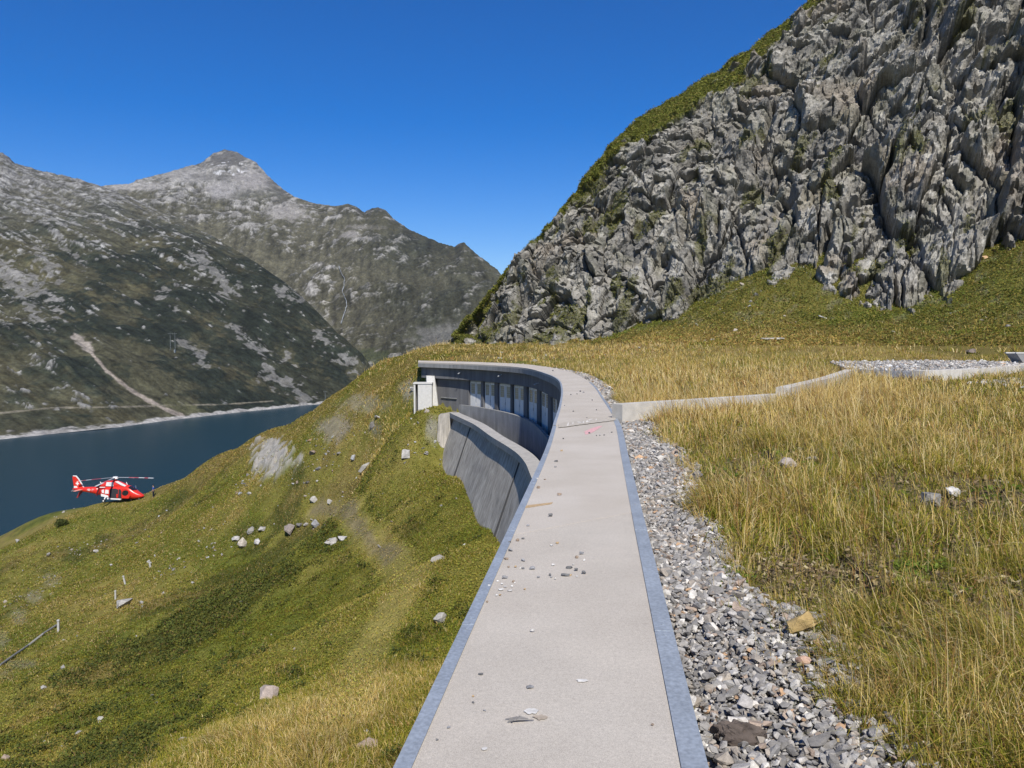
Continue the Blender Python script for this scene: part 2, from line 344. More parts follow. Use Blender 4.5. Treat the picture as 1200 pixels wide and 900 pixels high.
# marks with a shape of their own: paths, scree and bare rock
gc = ground_cols(gx, gy, gz)
def polyline_d(x, y, P):
    b = np.full(x.shape, 1e9)
    for a, c in zip(P[:-1], P[1:]):
        dx, dy = c-a; t = np.clip(((x-a[0])*dx+(y-a[1])*dy)/(dx*dx+dy*dy+1e-9), 0, 1); b = np.minimum(b, np.hypot(x-a[0]-t*dx, y-a[1]-t*dy))
    return b
def tint(mask, c):
    global gc
    m = np.clip(mask, 0, 1)[:, None]; gc = gc*(1-m)+np.array(c)*m
sel = (np.abs(A.ravel()) < .78) & (D.ravel() < 160)
wob = fbm(gx/2.5, gy/2.5, 4, 51)
path = np.array([hit(*p)[:2] for p in [(370, 594), (392, 598), (410, 606), (430, 625), (462, 650), (484, 672), (470, 700), (452, 730), (430, 765), (415, 800), (400, 850)]])
pd = polyline_d(gx, gy, path); tint(sst(1.3, .2, pd+wob*.5)*.9*sel, (.24, .205, .06))
tint(sst(.6, .1, np.abs(polyline_d(gx, gy, path[:5]))+wob*.4)*.8*sel, (.18, .15, .09))
PUg, PVg = proj(gx, np.where(gy > 1, gy, 1e6), gz)
def blob(px, py, rx, ry, c, k=1.0, sd=61):
    q = np.hypot((PUg-px)/rx, (PVg-py)/ry)
    m = sst(1.05, .6, q+.55*fbm(gx/1.3, gy/1.3, 5, sd))*k*sel
    tint(m, c); return m
rockA = blob(320, 536, 27, 24, (.34, .32, .28), 1.0, 61)
blob(392, 500, 24, 17, (.25, .22, .17), .7, 62); blob(424, 473, 34, 13, (.24, .215, .15), .6, 63); blob(507, 505, 10, 16, (.22, .21, .17), .8, 64); blob(480, 455, 12, 14, (.28, .26, .22), .7, 66); blob(440, 500, 9, 9, (.2, .19, .17), .6, 67)
for a, b, rx, ry in ((22, 722, 13, 12), (40, 700, 12, 10), (62, 678, 11, 10), (4, 748, 9, 14), (24, 778, 24, 7), (8, 790, 14, 6)): blob(a, b, rx, ry, (.21, .185, .13), .5, 65+a)
kq_ = np.clip(np.searchsorted(REc[:, 1], gy), 0, nS-1); dR = np.full(gx.shape, 9.); near_ = sel & (gy > -2) & (gy < 64) & (np.abs(gx) < 12)
dR[near_] = np.min([np.hypot(gx[near_]-p[0], gy[near_]-p[1]) for p in REc[::3]], axis=0)
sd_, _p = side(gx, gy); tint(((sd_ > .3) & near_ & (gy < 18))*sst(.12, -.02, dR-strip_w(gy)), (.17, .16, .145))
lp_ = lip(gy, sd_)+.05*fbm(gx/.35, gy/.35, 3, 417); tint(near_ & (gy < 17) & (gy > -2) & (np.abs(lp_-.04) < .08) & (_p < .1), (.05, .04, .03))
gz2 = gz.copy(); gz2 += rockA*(.25+.55*facets(gx/1.1, gy/2.2, 81, 1.0)[0]+.10*facets(gx/.5, gy/1.0, 82, 1.0)[0])
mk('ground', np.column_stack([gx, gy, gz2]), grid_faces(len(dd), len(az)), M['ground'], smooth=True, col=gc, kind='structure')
# ---------------------------------------------------------------- lake
WL = -88.0
def water_material():
    m = bpy.data.materials.new("lake_water"); m.use_nodes = True; N = m.node_tree.nodes; L = m.node_tree.links; b = N["Principled BSDF"]
    b.inputs["Base Color"].default_value = (.005, .030, .047, 1); b.inputs["Roughness"].default_value = .25; b.inputs["IOR"].default_value = 1.33; b.inputs["Specular IOR Level"].default_value = .12
    g = N.new("ShaderNodeNewGeometry"); t = N.new("ShaderNodeTexNoise"); t.inputs["Scale"].default_value = .5; t.inputs["Detail"].default_value = 5; L.new(g.outputs["Position"], t.inputs["Vector"])
    bp = N.new("ShaderNodeBump"); bp.inputs["Strength"].default_value = .25; bp.inputs["Distance"].default_value = .15; L.new(t.outputs["Fac"], bp.inputs["Height"]); L.new(bp.outputs[0], b.inputs["Normal"])
    return m
wx = np.array([-2600, 500, 500, -2600.]); wy = np.array([60, 60, 1500, 1500.])
mk('lake', np.column_stack([wx, wy, np.full(4, WL)]), np.array([[0, 1, 2, 3]]), water_material(), kind='structure')
# ---------------------------------------------------------------- far mountains
def loft(rows, nu, nv, pxs, ext=None):
    """rows: list of (v, [(px,py,d),...]); returns X,Y,Z,(u,v) grids of a surface through those pixel rays"""
    u = np.linspace(pxs[0], pxs[1], nu); out = []
    for v, pts in rows:
        p = np.array(pts, float); o = p[:, 0]
        out.append((v, u, np.interp(u, o, p[:, 1]), np.interp(u, o, p[:, 2])))
    return u, out
def vinterp(vs, arrs, v):
    """monotone-ish interpolation of stacked rows"""
    arrs = np.array(arrs); res = np.empty((len(v), arrs.shape[1]))
    k = np.clip(np.searchsorted(vs, v, side='right')-1, 0, len(vs)-2); t = (v-np.array(vs)[k])/(np.array(vs)[k+1]-np.array(vs)[k])
    return arrs[k]*(1-t[:, None])+arrs[k+1]*t[:, None]
def mountain(name, rows, px0, px1, nu, nv, seed, colfun, amp, shorez=None):
    u, R = loft(rows, nu, nv, (px0, px1)); vs = [r[0] for r in R]; v = np.linspace(vs[0], vs[-1], nv)
    X, Y, Z = [], [], []
    for vv, uu, py, d in R:
        x, y, z = U(uu, py, d); X.append(x); Y.append(y); Z.append(z)
    X = vinterp(vs, X, v); Y = vinterp(vs, Y, v); Z = vinterp(vs, Z, v)
    ker = np.ones(9)/9                                        # soften the breaks between rows
    for Q in (X, Y, Z):
        P = np.pad(Q, ((4, 4), (0, 0)), mode='reflect', reflect_type='odd'); Q[:] = sum(P[i:i+nv] for i in range(9))/9
    s = np.hypot(X, Y*.6); V2, U2 = np.meshgrid(v, u, indexing='ij')
    Z, C = colfun(X, Y, Z, V2, U2, seed, amp)
    # a back slope so that the mountain is a solid
    bx = X[-1]*1.12; by = Y[-1]*1.12; bz = Z[-1]-.35*np.hypot(X[-1], Y[-1])*.35
    V = np.concatenate([np.column_stack([X.ravel(), Y.ravel(), Z.ravel()]), np.column_stack([bx, by, bz]), np.column_stack([bx*1.2, by*1.2, bz*0-100])])
    C = np.concatenate([C.reshape(-1, 3), C[-1], C[-1]])
    return mk(name, V, grid_faces(nv+2, nu), M['mount'], smooth=True, col=C, kind='structure'), (X, Y, Z, U2)
def mixa(a, b, t): return a*(1-t[..., None])+np.asarray(b)*t[..., None]
def near_slope(X, Y, Z, V, UU, seed, amp):
    # downhill streaks run to the lower right as seen from the dam
    lat = X*.85+Y*.5; p = lat*.62+Z*.78*1.25; q = lat*.78-Z*.62
    st = fbm(q/190, p/42, 6, seed); st2 = fbm(q/44, p/9, 5, seed+9); big = fbm(q/520, p/300, 4, seed+3); med = fbm(X/90, Z/90+Y/140, 5, seed+5)
    fine = fbm(X/14, Z/14+Y/25, 4, seed+15)
    hgt = (Z-WL)/400.
    rock = .92*sst(.24, .55, st*.34+st2*.62+.42*fine+.25*fbm(X/5, Z/5+Y/9, 3, seed+60)+.52*sst(.30, 1.05, hgt)-.20+.22*big)
    rock *= sst(6, 25, Z-WL+10*fine)
    Z = Z+amp*(ridged(q/330, p/120, 5, seed+7)*14+st*7+med*5)*sst(2, 60, Z-WL)*(1-.7*sst(.93, 1, V))+rock*(1.5+2.2*facets(q/20, p/9, seed+17, 1.0)[0])
    C = np.tile(np.array([.086, .083, .042]), Z.shape+(1,)); C = mixa(C, (.048, .056, .032), sst(-.2, .3, med))
    alder = sst(.0, .30, med*.5+fine*.35+big*.25+.32-1.15*np.abs(hgt-.36)+.45*sst(60, 330, UU)-.30*sst(170, 40, UU))
    C = mixa(C, (.022, .030, .020), alder*.85)
    C = mixa(C, (.12, .105, .045), sst(.1, .5, fbm(q/210, p/40, 5, seed+31)-.25*fine)*.6*(1-alder*.7))
    C = mixa(C, (.16, .155, .12), sst(.5, 1.0, hgt)*.7)
    rc = mixa(np.tile(np.array([.22, .217, .207]), Z.shape+(1,)), (.31, .305, .285), sst(-.1, .4, st2+fine*.4)); rc = mixa(rc, (.15, .145, .135), sst(.2, .6, fbm(q/9, p/5, 4, seed+40)))
    C = mixa(C, rc, rock)
    def seg(P, w, c, k=1.0, js=.5):                             # a mark laid down along a line of the slope
        nonlocal C
        for (a, b) in zip(P[:-1], P[1:]):
            pu, pv = proj(X, Y, Z0); t = np.clip(((pu-a[0])*(b[0]-a[0])+(pv-a[1])*(b[1]-a[1]))/((b[0]-a[0])**2+(b[1]-a[1])**2), 0, 1)
            d = np.hypot(pu-a[0]-t*(b[0]-a[0]), pv-a[1]-t*(b[1]-a[1])); C = mixa(C, c, sst(w, w*.4, d+js*w*(fine+.6*med+.5*st2))*k)
    Z0 = Z; C = C*np.clip(1+.40*fbm(q/30, p/5, 4, seed+71)+.3*fine, .4, 1.7)[..., None]
    seg([(88, 392), (98, 402), (108, 415), (125, 435), (150, 455), (175, 470), (192, 478), (215, 488)], 2.3, (.36, .30, .24))
    seg([(88, 393), (104, 407)], 6, (.38, .33, .27))
    for a, b, w in (((5, 325), (60, 358), 11), ((60, 355), (68, 362), 8), ((213, 400), (238, 425), 6), ((275, 385), (305, 412), 5), ((310, 428), (362, 468), 9), ((190, 345), (205, 362), 6), ((45, 298), (60, 310), 6), ((230, 300), (270, 340), 8), ((0, 305), (20, 325), 6), ((75, 290), (100, 312), 3.5), ((36, 374), (60, 388), 4), ((330, 340), (350, 352), 6), ((375, 395), (410, 425), 6)):
        seg([a, b], w*.85, (.30, .29, .27), .6, 2.3)
    seg([(0, 484), (60, 478), (140, 477), (195, 475), (260, 474), (320, 470)], 1.3, (.26, .23, .16), .8)
    seg([(195, 470), (240, 484)], 6, (.12, .12, .05), .7)
    shore = sst(3.8, 2.2, Z-WL+2.0*fine); C = mixa(C, (.44, .42, .385), shore)
    g_ = C.mean(-1, keepdims=True); return Z, (C*.8+g_*.2)*.66
rowsA = [(0, [(-330, 548, 640), (-60, 520, 680), (0, 515, 720), (120, 502.5, 800), (230, 492, 920), (330, 482, 1040), (355, 479.5, 1080), (440, 470, 1180)]),
         (.03, [(-330, 540, 650), (-60, 512, 695), (0, 507, 735), (120, 496, 815), (230, 486, 935), (330, 477, 1055), (355, 475, 1095), (440, 466, 1200)]),
         (.16, [(-330, 500, 720), (0, 476, 790), (120, 470, 860), (230, 466, 975), (330, 464, 1085), (440, 458, 1215)]),
         (.55, [(-330, 300, 1050), (0, 345, 1130), (130, 352, 1150), (250, 378, 1180), (350, 412, 1190), (440, 447, 1230)]),
         (.86, [(-330, 130, 1550), (0, 228, 1560), (130, 252, 1500), (250, 300, 1390), (350, 362, 1280), (420, 422, 1240), (440, 439, 1245)]),
         (1, [(-330, 70, 1800), (-60, 165, 1900), (-10, 178, 1880), (4, 180, 1880), (18, 193, 1870), (60, 204, 1850), (100, 213, 1800), (130, 224, 1720), (190, 248, 1600), (250, 277, 1480), (300, 308, 1400), (350, 346, 1320), (385, 378, 1280), (420, 420, 1250), (440, 438, 1250)])]
mA, gridA = mountain('hillside_across_lake', rowsA, -330, 440, 760, 520, 101, near_slope, 1.0)
def peak_slope(X, Y, Z, V, UU, seed, amp):
    p = X*.6+Z*.9; q = X*.8-Z*.6; big = fbm(X/600, Z/420+Y/900, 5, seed); med = fbm(X/150, Z/110+Y/300, 6, seed+4); fine = fbm(X/36, Z/30+Y/80, 5, seed+8); st = fbm(X/60, Z/330+Y/700, 5, seed+12)
    hn = (Z-150)/650.
    Z = Z+amp*(ridged(X/420, Z/380+Y/600, 6, seed+2)*34+med*15+fine*5)*sst(0, .15, V)*(1-.85*sst(.88, 1, V))
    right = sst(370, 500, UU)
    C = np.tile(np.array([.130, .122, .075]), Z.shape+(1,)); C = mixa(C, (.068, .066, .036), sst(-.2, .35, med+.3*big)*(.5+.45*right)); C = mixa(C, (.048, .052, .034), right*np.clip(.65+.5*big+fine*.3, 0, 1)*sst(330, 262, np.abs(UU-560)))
    mic = fbm(X/9, Z/9+Y/20, 4, seed+33); rk = sst(.05, .45, fine*.5+med*.35+mic*.26+.5*sst(.25, .9, hn)+.2*st-.10*right-.06)
    rc = mixa(np.tile(np.array([.27, .26, .24]), Z.shape+(1,)), (.37, .355, .325), sst(-.2, .5, med+fine*.5)); rc = mixa(rc, (.13, .13, .115), sst(.2, .55, fbm(X/28, Z/40+Y/90, 5, seed+20)))
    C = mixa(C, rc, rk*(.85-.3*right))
    gul = fbm(X/22+Z/60, Z/260+Y/500, 5, seed+70); C = C*np.clip(1+.38*gul+.22*mic+.22*fine, .35, 1.8)[..., None]; Z = Z+mic*1.0+fine*1.5
    pu, pv = proj(X, Y, Z)
    def patch(cx, cy, rx, ry, c, k):
        nonlocal C
        C = mixa(C, c, sst(1.1, .55, np.hypot((pu-cx)/rx, (pv-cy)/ry)+.5*fine+.25*med)*k)
    patch(295, 211, 24, 16, (.34, .32, .30), .95); patch(262, 222, 26, 12, (.36, .345, .33), .9); patch(335, 248, 26, 11, (.36, .34, .31), .9); patch(225, 206, 36, 9, (.40, .385, .36), .8); patch(160, 218, 42, 6, (.42, .40, .375), .7)
    patch(268, 186, 24, 10, (.14, .135, .125), .8); patch(325, 215, 12, 22, (.12, .118, .105), .7); patch(410, 275, 14, 5, (.33, .31, .28), .9); patch(430, 266, 22, 3, (.3, .28, .25), .7); patch(300, 228, 34, 7, (.12, .12, .09), .6); patch(245, 207, 26, 7, (.15, .145, .13), .6)
    patch(445, 262, 25, 14, (.10, .095, .05), .55); patch(345, 375, 40, 18, (.28, .275, .26), .5); patch(525, 395, 45, 20, (.24, .235, .225), .5); patch(440, 420, 30, 12, (.07, .085, .035), .8)
    snow = .7*sst(.36, .56, fbm(X/30, Z/26+Y/60, 4, seed+50)-.9*(1-sst(1.1, .6, np.hypot((pu-268)/34, (pv-198)/12)))); C = mixa(C, (.78, .79, .80), snow)
    sn2 = .6*sst(.44, .6, fbm(X/24, Z/20+Y/50, 4, seed+55)-.9*(1-sst(1.1, .6, np.hypot((pu-185)/55, (pv-212)/9)))); C = mixa(C, (.6, .6, .58), sn2)
    g_ = C.mean(-1, keepdims=True); return Z, (C*.9+g_*.1)*.66
rowsB = [(0, [(40, 440, 2100), (430, 460, 1500), (560, 470, 1450), (700, 470, 1450)]),
         (.35, [(40, 380, 2250), (250, 380, 2250), (400, 400, 1900), (430, 405, 1800), (560, 405, 1620), (700, 420, 1550)]),
         (.75, [(40, 270, 2700), (130, 262, 2700), (263, 262, 2900), (345, 285, 2700), (443, 300, 2350), (545, 330, 1950), (600, 360, 1780), (700, 400, 1700)]),
         (1, [(40, 225, 3000), (100, 222, 3000), (130, 218, 3050), (152, 217, 3100), (160, 212, 3150), (190, 204, 3300), (212, 198, 3450), (236, 191, 3700), (250, 180, 3800), (263, 175.5, 3850), (277, 178, 3830), (285, 183, 3800), (300, 191, 3700), (312, 204, 3550), (328, 219, 3400), (345, 232, 3200), (372, 240, 3100), (392, 242, 3050), (408, 239.5, 3000), (418, 243, 3000), (427, 250, 2950), (436, 244.5, 2950), (443, 243, 2900), (452, 248, 2850), (462, 258, 2800), (481, 271, 2700), (500, 278, 2600), (515, 284, 2500), (533, 290, 2420), (538, 286.5, 2400), (544, 284.5, 2380), (550, 291, 2350), (562, 302, 2250), (578, 313, 2150), (588, 323, 2080), (620, 350, 1950), (700, 396, 1800)])]
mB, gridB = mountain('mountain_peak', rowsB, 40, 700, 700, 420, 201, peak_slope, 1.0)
# ---------------------------------------------------------------- cliff on the right
cb = [(522, 404, 119), (535, 403, 116), (560, 405, 110), (620, 404, 103), (700, 402, 97), (780, 398, 92), (870, 396, 86), (960, 396, 80), (1060, 396, 75), (1180, 396, 70), (1350, 392, 62), (1600, 390, 56)]
cc = [(534, 397, 124), (552, 375, 124), (603, 315, 123), (652, 262, 124), (699, 196, 127), (758, 138, 130), (860, 76, 132), (946, 8, 134), (1034, -70, 135), (1160, -170, 136), (1380, -290, 136), (1700, -420, 136)]
nu, nv = 940, 620
kk = np.linspace(0, len(cb)-1, nu)
def smooth_cols(pts):
    W3 = np.stack(U(*np.array(pts, float).T), 1); i = np.arange(len(pts))
    return spline3(W3, kk)
def spline3(P, t):
    Q = np.vstack([2*P[0]-P[1], P, 2*P[-1]-P[-2]]); i = np.clip(np.floor(t).astype(int), 0, len(P)-2); f = (t-i)[:, None]
    p0, p1, p2, p3 = Q[i], Q[i+1], Q[i+2], Q[i+3]
    return .5*(2*p1+(p2-p0)*f+(2*p0-5*p1+4*p2-p3)*f**2+(3*p1-p0-3*p2+p3)*f**3)
B0, B1 = smooth_cols(cb), smooth_cols(cc)
vv = np.linspace(-.06, 1.16, nv)
CV, CU = np.meshgrid(vv, kk, indexing='ij')
t = np.clip(CV, -1, 1)[..., None]; P = B0[None]*(1-t)+B1[None]*t
hgt = (B1-B0)[:, 2]
P[..., 2] += hgt*.08*np.sin(np.pi*np.clip(CV, 0, 1))            # slight bulge
over = np.clip(CV-1, 0, 1); P[..., 1] += over*160; P[..., 0] += over*25; P[..., 2] += -over*over*260
# face coordinates in metres
sl = np.concatenate([[0], np.cumsum(np.linalg.norm(np.diff((B0*.5+B1*.5), axis=0), axis=1))])
S = np.broadcast_to(sl, CV.shape); T = CV*np.linalg.norm(B1-B0, axis=1)[None]
ang = math.radians(66); pr = S*math.sin(ang)-T*math.cos(ang); qr = S*math.cos(ang)+T*math.sin(ang)
wp = fbm(S/9, T/9, 4, 301)*1.6; wq = fbm(S/9+40, T/9, 4, 302)*1.6
f1, c1, e1_ = facets((pr+wp)/6.5, (qr+wq)/9.5, 311, 1.3)
f2, c2, e2_ = facets((pr+wp*.6)/2.5, (qr+wq*.6)/3.3, 321, 1.2)
f3, c3, e3_ = facets((pr+.4*wp)/.85, (qr+.4*wq)/1.05, 331, 1.1)
rt = sst(4.5, 8, CU)                                             # the right part is more broken
disp = f1*(1.5+1.5*rt)+f2*1.2+f3*.5+.16*fbm((pr+.5*wp)/.7, qr/5, 4, 345)+.10*facets((pr+.3*wp)/.42, (qr+.3*wq)/.6, 335, 1.0)[0]+fbm(S/20, T/20, 3, 341)*2.4+fbm(S/.8, T/.8, 4, 343)*.16-(1-sst(0, .10, e1_))*1.0-(1-sst(0, .12, e2_))*.35
grassv = .945-.10*sst(3.4, 5, CU)*sst(7.4, 6, CU)+.05*sst(7, 8.5, CU)-.12*sst(2.6, 1.0, CU)
gtop = sst(grassv-.025, grassv+.025, CV+.085*fbm(S/5, T/5, 5, 351))
gled = sst(.42, .62, fbm(pr/4, qr/9, 5, 361)+.45*(f2>.2)*.3+.26*sst(.32, .0, CV)+.15*sst(6, 2, CU)-.12*rt)*.8
cleft = sst(.16, .0, np.abs(vn2((pr+1.5*wp)/8.5, qr/38, 347)))*sst(-.15, .2, vn2(pr/14, qr/22, 348)); disp = disp-cleft*(.9+2.2*rt)*(1-gtop)
disp = disp*(1-.8*gtop)+gtop*(.9+fbm(S/3, T/3, 4, 371)*.5)
nd = np.array([-.30, -.82, .48]); P = P+disp[..., None]*nd
rcol = mixa(np.tile(np.array([.228, .215, .186]), CV.shape+(1,)), (.295, .282, .246), sst(.45, .9, c2+.25*fbm(S/6, T/6, 4, 381)))
rcol = mixa(rcol, (.15, .146, .134), sst(.35, .1, c2+.3*fbm(S/5, T/5, 4, 382))*.8); rcol = mixa(rcol, (.25, .212, .165), sst(.62, .9, c1*.7+.5*fbm(S/8, T/8, 4, 383)+.1*c2)*.6)
rcol = mixa(rcol, (.40, .385, .345), sst(.42, .65, fbm(S/2.2, T/1.6, 6, 384)+.25*fbm(S/14, T/14, 3, 386))*.7); rcol = mixa(rcol, (.15, .15, .09), sst(.1, .5, fbm(S/3.5, T/5, 5, 387))*.28)
rcol = mixa(rcol, (.085, .085, .026), gled*.85)
gcol = mixa(np.tile(np.array([.15, .16, .032]), CV.shape+(1,)), (.035, .046, .014), sst(.0, .4, fbm(S/2.5, T/2, 5, 391))); gcol = mixa(gcol, (.17, .135, .05), sst(.2, .5, fbm(S/3+9, T/3, 4, 392))*.6)
rcol = mixa(rcol, gcol, gtop)
mk('cliff', P.reshape(-1, 3), grid_faces(nv, nu), M['rock'], smooth=False, col=rcol.reshape(-1, 3), kind='structure')
CLIFF = (P, gtop, gled)
# ---------------------------------------------------------------- spillway gallery with its long roof slab
gal = empty('spillway_gallery', (0, 0, 0), label="long curved concrete gallery with a walkable flat roof, steel edges and grey doors", cat="dam gallery")
def cut(y0, y1, past_end=None):
    m = (LEc[:, 1] >= y0) & (LEc[:, 1] <= y1); return np.where(m)[0]
jA = np.argmin(np.abs(LEc[:, 1]-16.2))                    # expansion joint across the slab
jR = np.argmin(np.abs(REc[:, 1]-17.7))
w_ = np.linspace(0, 1, nS)
# slab pieces: match left and right edges so that the joint runs square across
def sub(P, a, b, n): return bylen(P[a:b+1], n)
n1, n2 = 150, 260
l1, r1 = sub(LEc, 0, jA, n1), sub(REc, 0, jR, n1); l2, r2 = sub(LEc, jA, nS-1, n2), sub(REc, jR, nS-1, n2)
kn = np.argmin(np.abs(l1[:, 1]-7.0))
for l, r, dz, mt in ((l1[:kn+1], r1[:kn+1], -.003, 'slab_near'), (l1[kn:], r1[kn:], 0, 'slab'), (l2, r2, .012, 'slab')):
    V, F = strip_box(l, r, -.36, dz); mk('roof_slab', V, F, M[mt], gal)
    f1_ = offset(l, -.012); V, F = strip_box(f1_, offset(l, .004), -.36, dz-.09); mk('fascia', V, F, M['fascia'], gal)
def angle_strip(P, sgn, wd, drop, name, z=0.0):
    a = offset(P, -.016*sgn); b = offset(P, wd*sgn); n = len(P)
    MBo = MB(); V, F = strip_box(a, b, z+.001, z+.006) if sgn > 0 else strip_box(b, a, z+.001, z+.006); MBo.add(V, F)
    c = offset(P, -.010*sgn); V, F = strip_box(a, c, z-drop, z+.0005) if sgn > 0 else strip_box(c, a, z-drop, z+.0005); MBo.add(V, F)
    d_ = np.concatenate([[0], np.cumsum(np.hypot(*np.diff(P, axis=0).T))])
    for s_ in np.arange(1.3, d_[-1]-.3, 2.5):                  # lapped seams and screw heads
        k = np.searchsorted(d_, s_); t_ = P[min(k+1, n-1)]-P[k-1]; rz = math.atan2(t_[1], t_[0]); m_ = (a[k]+b[k])/2
        MBo.box((m_[0], m_[1], z+.0075), (.035, wd+.018, .003), rz)
        for q_ in (-.5, .5):
            for off in (.09,):
                u_ = t_/np.linalg.norm(t_); MBo.box((m_[0]+u_[0]*off*2*q_, m_[1]+u_[1]*off*2*q_, z+.007), (.013, .013, .004), rz+.7)
    return MBo.build(name, M['zinc'], gal)
angle_strip(l1, 1, .058, .10, 'edge_strip'); angle_strip(r1, -1, .095, .10, 'edge_strip')
kq = np.argmin(np.abs(l2[:, 1]-44)); angle_strip(l2[:kq], 1, .045, .10, 'edge_strip', .012)
kq = np.argmin(np.abs(r2[:, 1]-33)); angle_strip(r2[:kq], -1, .05, .09, 'edge_strip', .012)
# joint mortar band with chalk strokes, pink paint, rust streak and mortar splashes
jl, jr = LEc[jA]+nrm[jA]*.10, REc[jR]-nrm[jR]*.05
def on_slab(a, t):                                        # a: along (m from joint), t: 0 left .. 1 right
    dirv = np.array([math.sin(.06), math.cos(.06)]); return jl*(1-t)+jr*t+dirv*a
paint_ = lambda n, c: material(n, c, .9, noise=[(25, 5, .7, 1.15, I3)])
def flake(name, outline, z, mat, th=.003, parent=gal, **k):
    n = len(outline); o = np.array(outline); V = np.concatenate([np.column_stack([o, np.full(n, z)]), np.column_stack([o, np.full(n, z+th)])])
    i = np.arange(n); F = [np.stack([i, (i+1) % n, n+(i+1) % n, n+i], 1), np.arange(n, 2*n)[None]]
    return mk(name, V, F, mat, parent, **k)
i_ = np.linspace(0, 1, 30); wob_ = RNG.normal(0, .03, (2, 30))
band = [on_slab(-.42+w, t) for t, w in zip(i_, wob_[0])]+[on_slab(.38+w, t) for t, w in zip(i_[::-1], wob_[1])]
flake('joint_mortar', band, .0135, paint_('joint_mortar', (.43, .39, .33)))
chalk = paint_('chalk', (.62, .60, .56))
def stroke(p, q, w): p, q = np.array(p), np.array(q); d = (q-p)/np.linalg.norm(q-p); m = np.array([d[1], -d[0]])*w/2; return [p-m, q-m*.6, q+m*.6, p+m]
for (a0, t0, a1, t1, w) in ((-.30, .15, .25, .165, .03), (-.12, .235, .28, .25, .02), (.20, .325, -.12, .40, .05), (-.16, .42, .12, .43, .03), (-.1, .335, -.05, .42, .03), (-.10, .48, .22, .50, .035), (-.1, .50, .0, .535, .025), (.26, .53, .40, .60, .04), (.05, .655, .30, .67, .022)):
    flake('chalk_stroke', stroke(on_slab(a0, t0), on_slab(a1, t1), w), .0172, chalk)
pink = paint_('pink_marker_paint', (.62, .36, .36))
flake('paint_mark', [on_slab(a, t) for a, t in ((-2.1, .405), (-2.05, .47), (-1.9, .53), (-1.7, .58), (-1.35, .66), (-1.1, .72), (-1.05, .66), (-1.15, .58), (-1.35, .49), (-1.6, .40))], .002, pink)
rust = paint_('rust_stain', (.42, .30, .17))
def gp(px, py): return np.array([float(v) for v in G(px, py)])
flake('rust_streak', [gp(*p) for p in ((611, 594), (622, 592), (636, 590.4), (648, 589), (646, 591), (634, 592.8), (620, 595), (611, 596))], .002, rust)
white = paint_('mortar_splash', (.58, .565, .53))
def splat(px, py, rx, ry, mat=white, name='mortar_splash'):
    c = gp(px, py); a = np.linspace(0, 2*math.pi, 22)[:-1]; k = 1+RNG.normal(0, .16, 21)
    flake(name, np.column_stack([c[0]+rx*k*np.cos(a), c[1]+ry*k*np.sin(a)]), .002, mat)
splat(623, 834, .032, .026); splat(682.5, 798, .026, .016); splat(634, 841, .03, .02, paint_('brown_stain', (.40, .34, .27)), 'stain'); splat(568, 878, .012, .01)
# upper beam, wall, doors
FB = offset(LEc, .30); WB = offset(LEc, .62)
px_f, _ = proj(WB[:, 0], WB[:, 1], np.full(nS, -2.2))
k28 = np.argmax(np.where((WB[:, 1] > 20) & (WB[:, 1] < 45), px_f, 0))
def idx(px): return k28+np.argmin(np.abs(px_f[k28:]-px))
kend = nS-1
def cw(P, a, b, z0, z1, depth, mat, name, parent=gal, step=1):
    q = np.arange(a, b+1, step); V, F = strip_box(P[q], offset(P, depth)[q], z0, z1); return mk(name, V, F, mat, parent)
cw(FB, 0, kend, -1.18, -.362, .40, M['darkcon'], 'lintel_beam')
doors_px = [(549.5, 563.5), (566.8, 580), (583.2, 597.5), (600.8, 613.8), (617.6, 629), (632, 642), (645.5, 653)]
DP = offset(LEc, .80)
prev = kend; FLOOR = -3.95
for i, (a, b) in enumerate(doors_px):
    ia, ib = idx(a), idx(b)                                # ia farther along than ib
    if i == 0:
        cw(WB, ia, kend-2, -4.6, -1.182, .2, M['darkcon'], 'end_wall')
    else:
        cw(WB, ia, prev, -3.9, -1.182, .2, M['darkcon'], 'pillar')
    prev = ib
    A_, B_ = DP[ia], DP[ib]; tvec = B_-A_; wd = np.linalg.norm(tvec); tvec /= wd; nv_ = np.array([-tvec[1], tvec[0]])
    if nv_@np.array([-1, -1]) < 0: nv_ = -nv_
    o = ((A_+B_)/2); R = Matrix(((tvec[0], -nv_[0], 0, o[0]), (tvec[1], -nv_[1], 0, o[1]), (0, 0, 1, FLOOR+.25), (0, 0, 0, 1)))
    H = 2.50
    d = MB().box((0, 0, H/2), (wd-.04, .05, H)).build('door', M['frame'], gal, xf=R)
    for sx in (-1, 1):
        lw = wd/2-.09; MB().box((sx*(wd/4-.01), -.04, H/2-.02), (lw, .03, H-.12)).build('door_leaf', M['door'], d, xf=R)
        MB().box((sx*(wd/4-.01), -.061, H*.76), (lw*.66, .012, H*.30)).build('window', M['pane'], d, xf=R)
        lz = MB()
        for kz in range(5): lz.box((sx*(wd/4-.01), -.069, H*.635+kz*H*.062), (lw*.68, .006, .016))
        lz.build('window_bar', M['frame'], d, xf=R)
    MB().tube([(.03, -.09, 1.02), (.03, -.09, 1.2)], .015).build('handle', M['zinc'], d, xf=R)
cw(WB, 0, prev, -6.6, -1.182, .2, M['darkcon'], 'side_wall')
ip = idx(544.9)
PB = offset(LEc, .08)
q_ = np.arange(100, ip+1); V, F = strip_box(PB[q_], offset(PB, .22)[q_], -5.0, np.interp(LEc[q_, 1], [37, 57], [-3.4, -3.0])); mk('parapet', V, F, M['fascia'], gal)
cw(offset(LEc, .30), 100, kend-3, -5.0, FLOOR, .34, M['darkcon'], 'gallery_floor')
